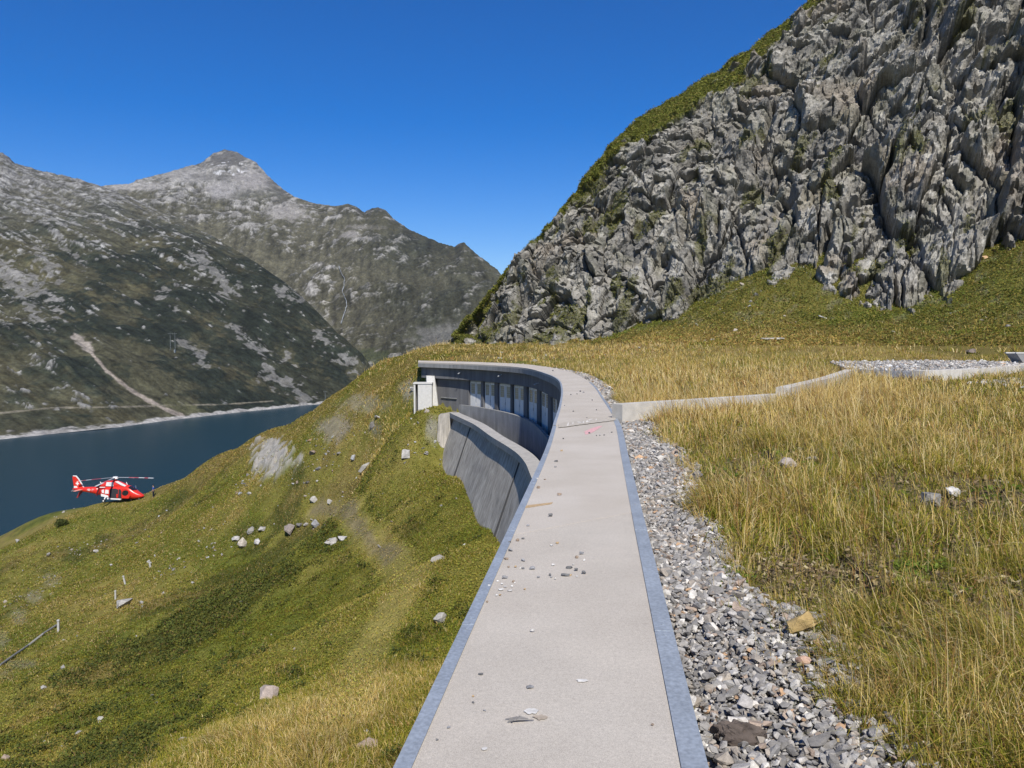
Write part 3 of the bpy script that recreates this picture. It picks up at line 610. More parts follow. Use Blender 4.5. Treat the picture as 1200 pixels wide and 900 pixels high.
# recessed panel and drain spouts on the beam
ia, ib = idx(517), idx(535)
A_, B_ = WB[ia], WB[ib]
def spout(px, z):
    px_b, _ = proj(FB[:, 0], FB[:, 1], np.full(nS, z)); k = k28+np.argmin(np.abs(px_b[k28:]-px)); p = FB[k]; n_ = -normals2(FB)[k]
    MB().tube([(p[0], p[1], z), (p[0]+n_[0]*.32, p[1]+n_[1]*.32, z-.12)], .035, 8).build('drain_spout', M['frame'], gal)
spout(540, -.62); spout(588, -.6); spout(632, -.75)
MB().box(((A_+B_)[0]/2-.03, (A_+B_)[1]/2-.06, -2.62), (np.linalg.norm(B_-A_), .05, .07), rz=math.atan2((B_-A_)[1], (B_-A_)[0])).build('handrail', M['fascia'], gal)
# end pier under the left end of the roof
pa = np.array(U(503.5, 448, 61.2)); E = LEc[-1]
def prism(name, quadlo, quadhi, mat, parent=None, **k):
    V = np.array(list(quadlo)+list(quadhi), float)
    return mk(name, V, [np.array([[3, 2, 1, 0], [4, 5, 6, 7], [0, 1, 5, 4], [1, 2, 6, 5], [2, 3, 7, 6], [3, 0, 4, 7]])], mat, parent, **k)
def ux(px, y): return (px-600)/FPX*y
yb = 60.6
prism('end_pier', [(ux(501, yb), yb, -4.4), (ux(515.2, yb), yb, -4.4), (ux(514.5, 61.6), 61.6, -4.4), (ux(500, 61.6), 61.6, -4.4)],
      [(ux(499.2, yb), yb+.3, -1.0), (ux(508.5, yb), yb+.3, -1.0), (ux(510.5, 61.6), 61.6, -1.0), (ux(499, 61.6), 61.6, -1.0)], M['lightcon'], gal)
# white shelter box beside the end pier
by = 60.0; x0, x1, xs = ux(484.6, by), ux(505.8, by), ux(489.5, by); zt, zb = 1.75-(448.5-398)/FPX*by, -4.2
box = empty('concrete_shelter', (float((x0+x1)/2), by+.6, -3.4), label="small white concrete box with a dark slot, standing at the left end of the gallery", cat="concrete box")
m = MB(); m.box(((xs+x1)/2, by+.6, (zt-.10+zb)/2), (x1-xs, 1.2, zt-.10-zb)); m.box((x0+.06, by+.6, (zt-.10+zb)/2), (.12, 1.2, zt-.10-zb)); m.build('wall', M['lightcon'], box)
MB().box(((x0+x1)/2-.01, by+.6, zt-.05), (x1-x0+.08, 1.3, .095)).build('roof', M['lightcon'], box)
MB().box(((x0+xs)/2+.06, by+1.05, (zt-.12+zb)/2), (xs-x0-.13, .06, zt-.14-zb)).build('back_panel', M['frame'], box)
# outer wall of the spillway channel
CO = np.array(G(*np.array([(527, 483.4), (530, 485), (542, 490.5), (555.4, 497), (576.8, 512), (594.6, 522.8), (607, 531.7), (616, 542.3), (621.5, 554.8)]).T, -3.4)).T
CO = np.vstack([CO, [.86, 27], [1.0, 22], [1.1, 17.5]]); CO = spline(CO[::-1], .2)          # from near to far
ch = empty('channel_wall', (0, 38, -6.5), label="curved outer spillway wall of grey board-marked concrete with a pale overhanging coping", cat="dam wall")
nC = len(CO)
V, F = strip_box(offset(CO, -.02), offset(CO, .64), -3.72, -3.4); mk('coping', V, F, M['coping'], ch)
# battered face
nn = normals2(CO); topo = CO+nn*.30; boto = CO-nn*1.7; inn = CO+nn*.56
V = np.concatenate([np.column_stack([boto, np.full(nC, -9.6)]), np.column_stack([topo, np.full(nC, -3.722)]), np.column_stack([inn, np.full(nC, -3.722)]), np.column_stack([inn, np.full(nC, -9.6)])])
i = np.arange(nC-1); F = np.concatenate([np.stack([a*nC+i, b*nC+i, b*nC+i+1, a*nC+i+1], 1) for a, b in ((0, 1), (1, 2), (2, 3), (3, 0))]+[np.array([[0, 3*nC, 2*nC, nC], [nC-1, 2*nC-1, 3*nC-1, 4*nC-1]])])
mk('wall_face', V, F, M['dam'], ch)
fr = MB()
for (pa_, pb_) in (((552.5, 517), (547, 554)), ((611, 561), (607.5, 588))):     # open construction joints
    k = np.argmin(np.abs(proj(topo[:, 0], topo[:, 1], np.full(nC, -4.0))[0]-pa_[0])); 
    fr.tube([np.r_[topo[k]-nn[k]*.01, -3.78], np.r_[topo[k]*.45+boto[k]*.55+nn[k+2]*.0, -6.98], np.r_[boto[k], -9.6]], [.07, .10, .08], 6)
fr.build('joint_seam', material('dark_joint', (.05, .05, .05), .95), ch)
cwl = MB(); V, F = strip_box(offset(CO, .6), offset(CO, 3.0), -5.6, -5.05); cwl.add(V, F); cwl.build('channel_floor', M['darkcon'], ch)
e = CO[-1]; prism('abutment', [(e[0]-1.0, e[1]-.3, -7), (e[0]+.1, e[1]-.4, -7), (e[0]+.4, e[1]+1.6, -7), (e[0]-1.3, e[1]+1.6, -7)],
      [(e[0]-.8, e[1]+.15, -3.62), (e[0]+.05, e[1]-.1, -3.42), (e[0]+.4, e[1]+1.3, -3.42), (e[0]-.75, e[1]+1.3, -3.6)], M['dam'], ch)
# ---------------------------------------------------------------- low garden wall, gravel pad edge, trough
def wallrun(name, P, zb, zt, th, mat, **k):
    P = spline(np.array(P, float), .6) if len(P) > 2 else resample(np.array(P, float), .6); P = P+RNG.normal(0, .006, P.shape)
    V, F = strip_box(P, offset(P, -th), zb, zt); return mk(name, V, F, mat, None, **k)
wallrun('low_wall', [(2.42, 17.55), (4.9, 19.3), (7.3, 21.1)], -.4, .33, .34, M['wallcon'], label="low pale concrete wall running from the roof walkway into the tall dry grass", cat="low wall")
wallrun('low_wall', [(7.25, 20.9), (10.6, 26.6), (14.3, 33.6)], -.3, .50, .36, M['wallcon'], label="low concrete wall stepped up higher, ending at the gravel pad", cat="low wall")
pe = [(16.2, 31.5), (20.0, 34.2), (24.5, 38.8), (27.2, 42.3)]
wallrun('pad_edge_wall', pe, -.3, .52, .5, material('whitish_concrete', (.60, .57, .51), .9, noise=[(3, 5, .72, 1.05, (1, 1, .2)), (60, 3, .9, 1.05, I3)], bump=(30, .5, .02)), label="whitish concrete edge wall of the gravel pad with streaked face", cat="low wall")
tr = MB(); tx, ty = 28.55, 43.6
for q in ():
    pass
def trough():
    o = empty('concrete_trough', (tx, ty, .4), label="dark grey trough with slanted end at the right border beside the gravel pad", cat="trough")
    L0, L1, wy_ = -1.5, 2.6, .9; z0, z1 = .0, 1.0; b = .75
    prof = [(L0, z1), (L1, z1), (L1, z0), (L0+b, z0)]
    for s_ in (-1, 1): MB().plate([(tx+a, z) for a, z in prof], 'y', ty+s_*wy_/2, .08).build('side_panel', M['fascia'], o)
    MB().tube([(tx+L0, ty, z1-.01), (tx+L0+b, ty, z0)], .001, 4)
    prism('end_panel', [(tx+L0+b, ty-.41, z0+.002), (tx+L0+b+.1, ty-.41, z0+.002), (tx+L0+b+.1, ty+.41, z0+.002), (tx+L0+b, ty+.41, z0+.002)], [(tx+L0+.02, ty-.41, z1-.01), (tx+L0+.12, ty-.41, z1-.01), (tx+L0+.12, ty+.41, z1-.01), (tx+L0+.02, ty+.41, z1-.01)], M['fascia'], o)
    MB().box((tx+(L0+L1+b)/2, ty, z0+.05), (L1-L0-b-.1, .8, .08)).build('bottom_panel', M['fascia'], o)
    for s_ in (-1, 1): MB().box((tx+(L0+L1)/2, ty+s_*wy_/2, z1+.032), (L1-L0+.06, .13, .06)).build('rim', M['lightcon'], o)
trough()
# ---------------------------------------------------------------- stones: a few angular shapes, reused
def hull_rock(seed, npt=16, flat=.65, long=1.0, round_=0.0):
    r = np.random.default_rng(seed); p = r.normal(size=(npt, 3)); p /= np.linalg.norm(p, axis=1)[:, None]; p *= r.uniform(.72, 1.0, (npt, 1)); p *= [long, 1, flat]
    bm = bmesh.new()
    for q in p: bm.verts.new(q)
    g = bmesh.ops.convex_hull(bm, input=bm.verts[:])
    bmesh.ops.delete(bm, geom=[v for v in bm.verts if not v.link_faces], context='VERTS')
    bm.normal_update(); bmesh.ops.triangulate(bm, faces=bm.faces[:])
    bm.verts.index_update(); V = np.array([v.co[:] for v in bm.verts]); F = np.array([[v.index for v in f.verts] for f in bm.faces]); bm.free()
    return V, F
ROCKS = [hull_rock(900+i, 13+i % 6, .45+.05*(i % 7), 1.0+.12*(i % 5)) for i in range(16)]
def rotm(r, n, tilt=.5):
    a = r.uniform(0, 2*np.pi, n); b = r.normal(0, tilt, n); c = r.normal(0, tilt, n)
    ca, sa, cb_, sb, cc_, sc_ = np.cos(a), np.sin(a), np.cos(b), np.sin(b), np.cos(c), np.sin(c); z = np.zeros(n); o = np.ones(n)
    Rz = np.stack([np.stack([ca, -sa, z], -1), np.stack([sa, ca, z], -1), np.stack([z, z, o], -1)], 1)
    Rx = np.stack([np.stack([o, z, z], -1), np.stack([z, cb_, -sb], -1), np.stack([z, sb, cb_], -1)], 1)
    Ry = np.stack([np.stack([cc_, z, sc_], -1), np.stack([z, o, z], -1), np.stack([-sc_, z, cc_], -1)], 1)
    return Rz@Rx@Ry
def stones(name, x, y, z, size, cols, seed, sink=.25, tilt=.5, **k):
    r = np.random.default_rng(seed); n = len(x); kind = r.integers(0, len(ROCKS), n); R = rotm(r, n, tilt); VV, FF, CC = [], [], []; off = 0
    for j in range(len(ROCKS)):
        q = np.where(kind == j)[0]
        if not len(q): continue
        V, F = ROCKS[j]
        P = np.einsum('nij,vj->nvi', R[q], V)*size[q][:, None, None]+np.stack([x[q], y[q], z[q]+size[q]*.45*(1-sink)], -1)[:, None]
        VV.append(P.reshape(-1, 3)); FF.append((F[None]+(np.arange(len(q))*len(V))[:, None, None]+off).reshape(-1, 3)); CC.append(np.repeat(cols[q], len(V), 0)); off += len(q)*len(V)
    return mk(name, np.concatenate(VV), np.concatenate(FF), M['stone'], col=np.concatenate(CC), kind='stuff', **k)
def stone_cols(r, n):
    pal = np.array([[.25, .245, .24], [.32, .31, .30], [.20, .195, .19], [.42, .41, .39], [.30, .27, .235], [.165, .16, .155], [.52, .50, .47], [.28, .225, .185], [.40, .27, .17]])
    w = np.array([.2, .17, .16, .12, .12, .11, .05, .06, .015]); c = pal[r.choice(len(pal), n, p=w/w.sum())]
    return c*np.array([1.12, 1.09, 1.03])*r.uniform(.85, 1.15, (n, 1))
# width of the gravel strip beside the walkway (metres from the slab edge), along the slab
def along_right(n, r, y0, y1, wmul=1.0):
    k = r.uniform(np.argmax(REc[:, 1] > y0), np.argmax(REc[:, 1] > y1), n); i = k.astype(int); f = (k-i)[:, None]
    P = REc[i]*(1-f)+REc[np.minimum(i+1, nS-1)]*f; N_ = normals2(REc)[i]
    w = strip_w(P[:, 1])*wmul*(1+.10*fbm(P[:, 1]*1.6, P[:, 1]*.3, 4, 411)); u = r.uniform(0, 1, n)
    return P+N_*(u*w+.03)[:, None], u, P[:, 1]
r = np.random.default_rng(5)
xs, us, ss = [], [], []
for (n, y0, y1, lo, hi) in ((13000, -1, 5, .008, .034), (12000, 5, 10, .010, .040), (10000, 10, 18.0, .014, .048), (4200, 18.3, 62, .03, .085)):
    P_, u, s_ = along_right(n, r, y0, y1, 1.12); xs.append(P_); us.append(u); ss.append(np.exp(r.uniform(math.log(lo), math.log(hi), n))*(1+.7*(r.uniform(0, 1, n) < .06)))
P_ = np.concatenate(xs); u = np.concatenate(us); sz = np.concatenate(ss)
zb_ = zground(P_[:, 0], P_[:, 1])+.0
pile = r.uniform(-.02, .045, len(P_))
stones('gravel', P_[:, 0], P_[:, 1], zb_+pile, sz, stone_cols(r, len(P_)), 6, label="grey crushed stone gravel strip along the right side of the concrete walkway")
# gravel pad at the right
padpoly = np.array([[14.8, 35.5], [16.3, 31.6], [20.2, 34.4], [24.7, 39.0], [27.4, 42.5], [30, 46.5], [25, 49], [18.2, 46]])
n = 9000; x = r.uniform(14, 33, n); y = r.uniform(31, 58, n); m = in_poly(x, y, padpoly); x, y = x[m], y[m]
padz = .50
ang_ = np.arctan2(padpoly[:, 1]-41, padpoly[:, 0]-22); pz = np.concatenate([np.column_stack([padpoly, np.full(len(padpoly), .47)]), np.column_stack([(padpoly-[22, 41])*1.03+[22, 41], np.full(len(padpoly), -.3)])]); k_ = len(padpoly); i = np.arange(k_)
mk('gravel_pad', pz, [np.arange(k_)[None], np.stack([i, k_+i, k_+(i+1) % k_, (i+1) % k_], 1)], material('pad_gravel', (.36, .36, .355), .95, noise=[(9, 6, .6, 1.25, I3), (40, 4, .7, 1.2, I3)], bump=(22, .8, .05)), kind='structure')
n2 = 2600; x2 = r.uniform(17, 27, n2); y2 = r.uniform(24, 40, n2); m2 = (y2-(.85*(x2-17)+27)).__abs__() < 3.2; x2, y2 = x2[m2], y2[m2]
ok = ~in_poly(x2, y2, padpoly); x2, y2 = x2[ok], y2[ok]
X_ = np.concatenate([x, x2]); Y_ = np.concatenate([y, y2]); Z_ = np.concatenate([np.maximum(.47, zground(x, y)), zground(x2, y2)])
stones('pad_stones', X_, Y_, Z_, np.exp(r.uniform(math.log(.03), math.log(.11), len(X_))), np.clip(stone_cols(r, len(X_))*1.15, 0, .6), 8, label="grey gravel covering the raised pad and the track beside it at the right")
# scattered pale stones and rubble on the hillside, too many to count
n = 5200; px = r.uniform(0, 600, n); py = r.uniform(560, 900, n)
dens = lambda x, y: sst(.1, .5, fbm(x/6, y/6, 4, 421))
def scatter(n, x0, x1, y0, y1, sd): q = np.random.default_rng(sd); return q.uniform(x0, x1, n), q.uniform(y0, y1, n)
x, y = scatter(26000, -75, 4, 14, 120, 431); zz = zground(x, y); s_, pst = side(x, y); pu, pv = proj(x, y, zz)
wgt = .006+.10*sst(.25, .7, fbm(x/8, y/8, 4, 421)); 
for c in ((320, 536, 8, 3), (395, 502, 8, 1.2), (425, 474, 9, 6.0), (507, 506, 3.2, 9), (30, 700, 7, 1.0), (90, 650, 9, .6), (480, 455, 4, 1), (225, 655, 8, .5), (390, 600, 4, .8)):
    h = hit(c[0], c[1]); wgt += c[3]*np.exp(-((x-h[0])**2+(y-h[1])**2)/(c[2]*.35)**2)
m = ((s_ < -3) | ((s_ < -1.3) & (y > 52))) & (x < np.interp(y, CO[:, 1], CO[:, 0])-.6) & (r.uniform(0, 1, len(x)) < wgt) & (pu > -40) & (pu < 620)
szs = np.exp(r.normal(-2.35, .5, m.sum()))
cc_ = np.clip(stone_cols(r, m.sum())*.9, 0, .36)
stones('hillside_rubble', x[m], y[m], zz[m], szs, cc_, 9, sink=.5, label="pale rubble and small stones strewn over the grassy hillside below the dam")
# scree at the foot of the cliff
x, y = scatter(16000, -5, 62, 60, 106, 441); zz = zground(x, y); w_s = sst(1.2, 4, zz)*sst(.25, .55, fbm(x/4, y/4, 4, 77))*.14+.006; m = r.uniform(0, 1, len(x)) < w_s
stones('scree', x[m], y[m], zz[m], np.exp(r.normal(-2.2, .5, m.sum())), np.clip(stone_cols(r, m.sum())*1.2, 0, .55), 10, sink=.4, label="pale scree stones scattered over the green foot of the rock cliff")
# ---------------------------------------------------------------- grass: blades in the real ground, finer near the dam walkway
def blades(x, y, z, ln, wd, col, seed, lean=.35, wind=(-.1, .05), out=None):
    q = np.random.default_rng(seed); n = len(x); a = q.uniform(0, 2*np.pi, n); la = q.uniform(0, 2*np.pi, n); lk = np.abs(q.normal(0, lean, n))
    if out is not None: la = np.where(np.isnan(out), la, out+q.normal(0, .5, n)); lk = np.where(np.isnan(out), lk, .25+np.abs(q.normal(0, lean*1.3, n)))
    dx = np.cos(a)*wd/2; dy = np.sin(a)*wd/2; wn = fbm(x/1.3, y/1.3, 3, 87)*.55; lx = (np.cos(la)*lk+wind[0]+wn)*ln; ly = (np.sin(la)*lk+wind[1]+.5*wn)*ln
    V = np.empty((n, 5, 3))
    V[:, 0] = np.stack([x-dx, y-dy, z-.02], 1); V[:, 1] = np.stack([x+dx, y+dy, z-.02], 1)
    V[:, 2] = np.stack([x+lx*.36+dx*.75, y+ly*.36+dy*.75, z+ln*.62], 1); V[:, 3] = np.stack([x+lx*.36-dx*.75, y+ly*.36-dy*.75, z+ln*.62], 1)
    V[:, 4] = np.stack([x+lx, y+ly, z+ln*np.sqrt(np.maximum(.15, 1-.6*lk*lk))], 1)
    b = (np.arange(n)*5)[:, None]
    return V.reshape(-1, 3), b+np.array([[0, 1, 2, 3]]), b+np.array([[3, 2, 4]]), np.repeat(col, 5, 0)
def leaves(x, y, z, sz, col, seed):
    q = np.random.default_rng(seed); n = len(x); R = rotm(q, n, .75); base = np.array([[-1, -.5, 0], [1, -.5, 0], [1, .5, 0], [-1, .5, 0]])*.5
    V = np.einsum('nij,vj->nvi', R, base)*sz[:, None, None]+np.stack([x, y, z], 1)[:, None]
    return V.reshape(-1, 3), (np.arange(n)*4)[:, None]+np.array([[0, 1, 2, 3]]), np.repeat(col, 4, 0)
def grass_obj(name, parts, label):
    V, Q, T, C = [], [], [], []; o = 0
    for v, q, t, c in parts:
        V.append(v); Q.append(q+o); T.append(t+o); C.append(c); o += len(v)
    return mk(name, np.concatenate(V), [np.concatenate(Q), np.concatenate(T)], M['blade'], col=np.concatenate(C), kind='stuff', label=label)
def pick(r, n, pal, w): pal = np.array(pal); w = np.array(w, float); return pal[r.choice(len(pal), n, p=w/w.sum())]*r.uniform(.75, 1.25, (n, 1))
GREEN = [[.18, .20, .018], [.125, .155, .016], [.27, .26, .03]]; OLIVE = [[.37, .31, .04], [.27, .23, .032]]; STRAW = [[.62, .47, .17], [.74, .60, .31], [.50, .35, .10]]; RUSTY = [[.36, .20, .07], [.28, .15, .05]]
def blend_cols(r, n, straw, rusty=.0):
    u = r.uniform(0, 1, n); cg = pick(r, n, GREEN+OLIVE, [3, 3, 2, 3, 2]); cs = pick(r, n, STRAW, [3, 2, 3]); cr = pick(r, n, RUSTY, [2, 1])
    c = np.where((u < straw)[:, None], cs, cg); return np.where((r.uniform(0, 1, n) < rusty)[:, None], cr, c)
boxM = lambda x, y: in_poly(x, y, padpoly)
def on_meadow(x, y, zz, s):
    # distance past the gravel strip
    i = np.clip(np.searchsorted(REc[:, 1], y), 0, nS-1)
    return s
RET = REc[::4]
def dist_right(x, y):
    b = np.full(x.shape, 1e9); yb_ = np.zeros(x.shape)
    for p in RET:
        d = np.hypot(x-p[0], y-p[1]); m = d < b; b = np.where(m, d, b); yb_ = np.where(m, p[1], yb_)
    return b, yb_
wallseg = np.array([[2.42, 17.55], [4.9, 19.3], [7.3, 21.1], [10.6, 26.6], [14.3, 33.6]])
def meadow(n, dlo, dhi, seed, amin=-8, amax=36):
    q = np.random.default_rng(seed); nc = max(60, n//26)
    def pol(m): d = np.sqrt(q.uniform(dlo**2, dhi**2, m)); a = np.radians(q.uniform(amin, amax, m)); return np.sin(a)*d, np.cos(a)*d
    x, y = pol(n); cx_, cy_ = pol(nc); crad = q.uniform(.02, .075, nc)*(1+dhi/22); ci = q.integers(0, nc, n); ofx = q.normal(0, 1, n); ofy = q.normal(0, 1, n); cl = q.uniform(0, 1, n) < .62
    x = np.where(cl, cx_[ci]+ofx*crad[ci], x); y = np.where(cl, cy_[ci]+ofy*crad[ci], y); outa = np.where(cl, np.arctan2(ofy, ofx), np.nan); hue = np.where(cl, q.normal(0, .22, nc)[ci], -.12); hgt_ = np.where(cl, q.uniform(.75, 1.5, nc)[ci], .5)
    s, pst = side(x, y); b, yb_ = dist_right(x, y); w = strip_w(yb_)*(1+.10*fbm(yb_*1.6, yb_*.3, 4, 411))
    edge = b-w+.16*fbm(x*2.2, y*2.2, 3, 451)+np.where(q.uniform(0, 1, len(x)) < .02, .25, 0)
    keep = ((s > .6) & (edge > 0) & (b > .12) | (pst > .5)) & ~boxM(x, y) & (polyline_d(x, y, wallseg) > .25)
    return x[keep], y[keep], s[keep], edge[keep], outa[keep], hue[keep], hgt_[keep]
parts = []
def add_meadow(n, dlo, dhi, seed, l0, l1, wd, amin=-8, amax=36, thin=.42):
    q = np.random.default_rng(seed+1); x, y, s, edge, outa, hue, hg = meadow(n, dlo, dhi, seed, amin, amax); zz = zground(x, y)
    f1 = fbm(x/2.3, y/2.3, 4, 461); f3 = fbm(x/7, y/7, 3, 471); f0 = fbm(x/.5, y/.5, 3, 481)
    R_ = np.hypot(x, y); talus = sst(1.8, 4.5, zz)*(y > 50)
    tall = np.exp(-((polyline_d(x, y, wallseg)-.2)/2.6)**2)*.6+.6*np.exp(-((x-7.5)/6)**2-((y-32)/13)**2)+.3*np.exp(-((x-2)/1.2)**2-((y-10)/5)**2)+.35*np.exp(-((x-6)/2.0)**2-((y-15)/4)**2)
    dens = sst(-.65+thin, .25+thin, f1*.8+f0*.8+.6*tall-.1*talus)*.88+.12
    k = q.uniform(0, 1, len(x)) < dens; x, y, s, edge, zz, f1, f3, talus, tall, R_, outa, hue, hg = (v[k] for v in (x, y, s, edge, zz, f1, f3, talus, tall, R_, outa, hue, hg)); n = len(x)
    straw = np.clip(.24+.25*f3+.2*f1+.6*tall-.3*talus+.22*sst(14, 30, R_)+.25*sst(56, 66, y)*(1-talus)+hue, .03, .85)
    ln = q.uniform(l0, l1, n)*(1+.7*tall)*(1-.45*talus)*np.clip(.75+.5*f1, .4, 1.3)*(.6+.4*sst(0, .4, edge))*hg
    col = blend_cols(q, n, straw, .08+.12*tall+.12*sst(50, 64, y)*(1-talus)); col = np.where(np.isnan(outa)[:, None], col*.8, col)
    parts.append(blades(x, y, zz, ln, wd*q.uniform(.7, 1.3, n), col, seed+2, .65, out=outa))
    # taller dry stalks
    m = q.uniform(0, 1, n) < .040*(1+4*tall)*(1-.7*talus); c2 = pick(q, m.sum(), STRAW+RUSTY, [4, 3, 3, 2, 1])
    parts.append(blades(x[m], y[m], zz[m], ln[m]*1.5+.12, wd*.8, c2, seed+3, .36))
add_meadow(170000, 2.6, 7, 501, .06, .24, .0042, 8, 38)
add_meadow(160000, 7, 14, 511, .08, .26, .0070, 4, 37)
add_meadow(150000, 14, 26, 521, .10, .30, .0120, 2, 37)
add_meadow(150000, 26, 60, 531, .13, .36, .022, -8, 37, .3)
add_meadow(120000, 60, 112, 541, .16, .40, .045, -11, 37, .2)
add_meadow(60000, 1.6, 9, 551, .06, .24, .0055, 37, 85)
add_meadow(50000, 9, 30, 561, .09, .28, .014, 36, 62)
# broad leaved weeds and dead litter between the tufts
def leaf_part(n, dlo, dhi, seed, s0, s1):
    q = np.random.default_rng(seed); x, y, s, edge, outa, hue, hg = meadow(n, dlo, dhi, seed+1, 3, 37); f = fbm(x/.8, y/.8, 3, 88); g = sst(.15, .5, f); k = q.uniform(0, 1, len(x)) < .25+.75*np.abs(f)*1.4; x, y, g = x[k], y[k], g[k]
    zz = zground(x, y)+q.uniform(.0, .07, len(x)); cg = pick(q, len(x), [[.10, .15, .02], [.15, .19, .03]], [2, 1]); cd = pick(q, len(x), [[.34, .26, .13], [.20, .14, .08], [.45, .38, .22], [.13, .10, .06]], [3, 3, 1, 2])
    return x, y, zz, q.uniform(s0, s1, len(x)), np.where((g > q.uniform(0, 1, len(x)))[:, None], cg, cd)
lp = [leaf_part(42000, 2.6, 8, 851, .012, .04), leaf_part(36000, 8, 20, 861, .02, .06)]
v_, f_, c_ = leaves(*[np.concatenate(z_) for z_ in zip(*lp)], 871)
mk('meadow_weeds', v_, f_, M['blade'], col=c_, kind='stuff', label="low weeds and dead litter between the meadow grass tufts")
grass_obj('meadow_grass', parts, "tall yellow green and straw coloured meadow grass right of the walkway")
parts = []
def add_hill(n, dlo, dhi, seed, l0, l1, wd, amin=-36, amax=2):
    q = np.random.default_rng(seed); d = np.sqrt(q.uniform(dlo**2, dhi**2, n)); a = np.radians(q.uniform(amin, amax, n)); x = np.sin(a)*d; y = np.cos(a)*d
    s, pst = side(x, y); zz = zground(x, y); dC = polyline_d(x, y, CO[::6])
    inside = (y < CO[-1, 1]) & (s > -6) & (x > np.interp(y, CO[:, 1], CO[:, 0])-.35)
    k = ((s < -.9) | (pst > 1.2)) & ~inside & ~((np.abs(x-(x0+x1)/2) < 1.1) & (np.abs(y-by-.6) < .7)) & (zz > -86); k &= ~((y > 57.5) & (pst < .6) & (s > -.7))
    k &= ~((s > .5) & (pst < 3))
    x, y, s, pst, zz = (v[k] for v in (x, y, s, pst, zz)); f1 = fbm(x/9, y/9, 5, 21); f2 = fbm(x/2.2, y/2.2, 4, 31); f3 = fbm(x/22, y/22, 4, 41)+heathy(x, y)
    bare = np.zeros(len(x))
    pu_, pv_ = proj(x, y, zz)
    for c in ((320, 536, 29, 26), (392, 500, 24, 15), (424, 473, 32, 12), (507, 505, 10, 16), (480, 455, 12, 14), (22, 722, 13, 12), (40, 700, 12, 10), (4, 748, 9, 14), (24, 778, 24, 7)):
        bare = np.maximum(bare, sst(1.1, .5, np.hypot((pu_-c[0])/c[2], (pv_-c[1])/c[3])+.5*fbm(x/1.3, y/1.3, 4, 61)))
    pth = sst(1.3, .4, polyline_d(x, y, path)+.4*f2)
    ydry = np.exp(-((x+5.5)/4.5)**2-((y-16)/6)**2)+.8*sst(-1, 1.5, s)*0+.9*np.exp(-((y-62.5)/2)**2)*(x < -3)*(x > -12)
    dens = (.45+.55*sst(-.8, .1, f2+.5*f1+.8*ydry))*(1-.9*bare)*(1-.5*pth); k = q.uniform(0, 1, len(x)) < dens
    x, y, s, zz, f1, f2, f3, ydry, pth, pst = (v[k] for v in (x, y, s, zz, f1, f2, f3, ydry, pth, pst)); n = len(x)
    shrubby = sst(.1, .5, f3*.8+f2*.5)
    straw = np.clip(.10-.22*f1+.22*f2-.15*f3+.45*ydry+.3*pth+.25*(pst > 2), .02, .85)
    ln = q.uniform(l0, l1, n)*np.clip(.8+.4*f2, .4, 1.4)*(1+1.8*ydry)*(1-.5*pth)
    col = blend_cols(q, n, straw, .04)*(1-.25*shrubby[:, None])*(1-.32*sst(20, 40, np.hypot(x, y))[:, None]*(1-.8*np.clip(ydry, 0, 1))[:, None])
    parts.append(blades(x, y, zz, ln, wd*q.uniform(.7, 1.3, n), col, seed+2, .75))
add_hill(170000, 10, 24, 601, .06, .18, .012)
add_hill(210000, 24, 48, 611, .06, .16, .020)
add_hill(230000, 48, 90, 621, .07, .17, .042)
add_hill(60000, 10, 60, 641, .07, .2, .03, -62, -35)
add_hill(120000, 78, 128, 631, .08, .18, .07)
grass_obj('hillside_grass', parts, "yellow green grass covering the hillside below the dam")
# low heath shrubs: small leaf faces in mounds
q = np.random.default_rng(701); n = 420000
d = np.exp(q.uniform(math.log(13), math.log(118), n)); a = np.radians(q.uniform(-36, 0, n)); x = np.sin(a)*d; y = np.cos(a)*d; s_, pst = side(x, y)
f2 = fbm(x/2.2, y/2.2, 4, 31); f3 = fbm(x/22, y/22, 4, 41)+heathy(x, y); f4 = fbm(x/1.1, y/1.1, 3, 711); mound = sst(-.02, .6, f3*.7+f2*.35+f4*.65-.15*np.exp(-((x+5)/5)**2-((y-15)/7)**2)*4)
m = (s_ < -2.5) & (q.uniform(0, 1, n) < mound) & (pst < 1) & (x < np.interp(y, CO[:, 1], CO[:, 0])-1.5) & (polyline_d(x, y, path) > .9)
x, y, mound, d = x[m], y[m], mound[m], d[m]; zz = zground(x, y)+mound*q.uniform(0, .42, len(x))
c_ = pick(q, len(x), [[.075, .095, .02], [.11, .125, .024], [.055, .07, .02], [.16, .15, .03], [.15, .10, .04]], [4, 3, 2, 2, .6])
v_, f_, c_ = leaves(x, y, zz, .025+.0017*d*q.uniform(.6, 1.4, len(x)), c_, 702)
q = np.random.default_rng(705); n = 130000; a = np.radians(q.uniform(-2, 37, n)); dd_ = q.uniform(60, 104, n); x = np.sin(a)*dd_; y = np.cos(a)*dd_; zz = zground(x, y); f = fbm(x/2.4, y/2.4, 4, 715)+.5*fbm(x/.8, y/.8, 3, 716); mo = sst(-.1, .7, f)*sst(1.8, 4, zz)
m = q.uniform(0, 1, n) < mo; v2_, f2_, c2_ = leaves(x[m], y[m], zz[m]+mo[m]*q.uniform(0, .5, m.sum()), q.uniform(.06, .2, m.sum()), pick(q, m.sum(), [[.075, .095, .02], [.12, .135, .024], [.16, .16, .03], [.05, .065, .018]], [3, 3, 2, 1]), 706)
f_ = np.concatenate([f_, f2_+len(v_)]); v_ = np.concatenate([v_, v2_]); c_ = np.concatenate([c_, c2_])
mk('heath_shrubs', v_, f_, M['blade'], col=c_, kind='stuff', label="dark green dwarf heath growing in patches over the hillside and the cliff foot")
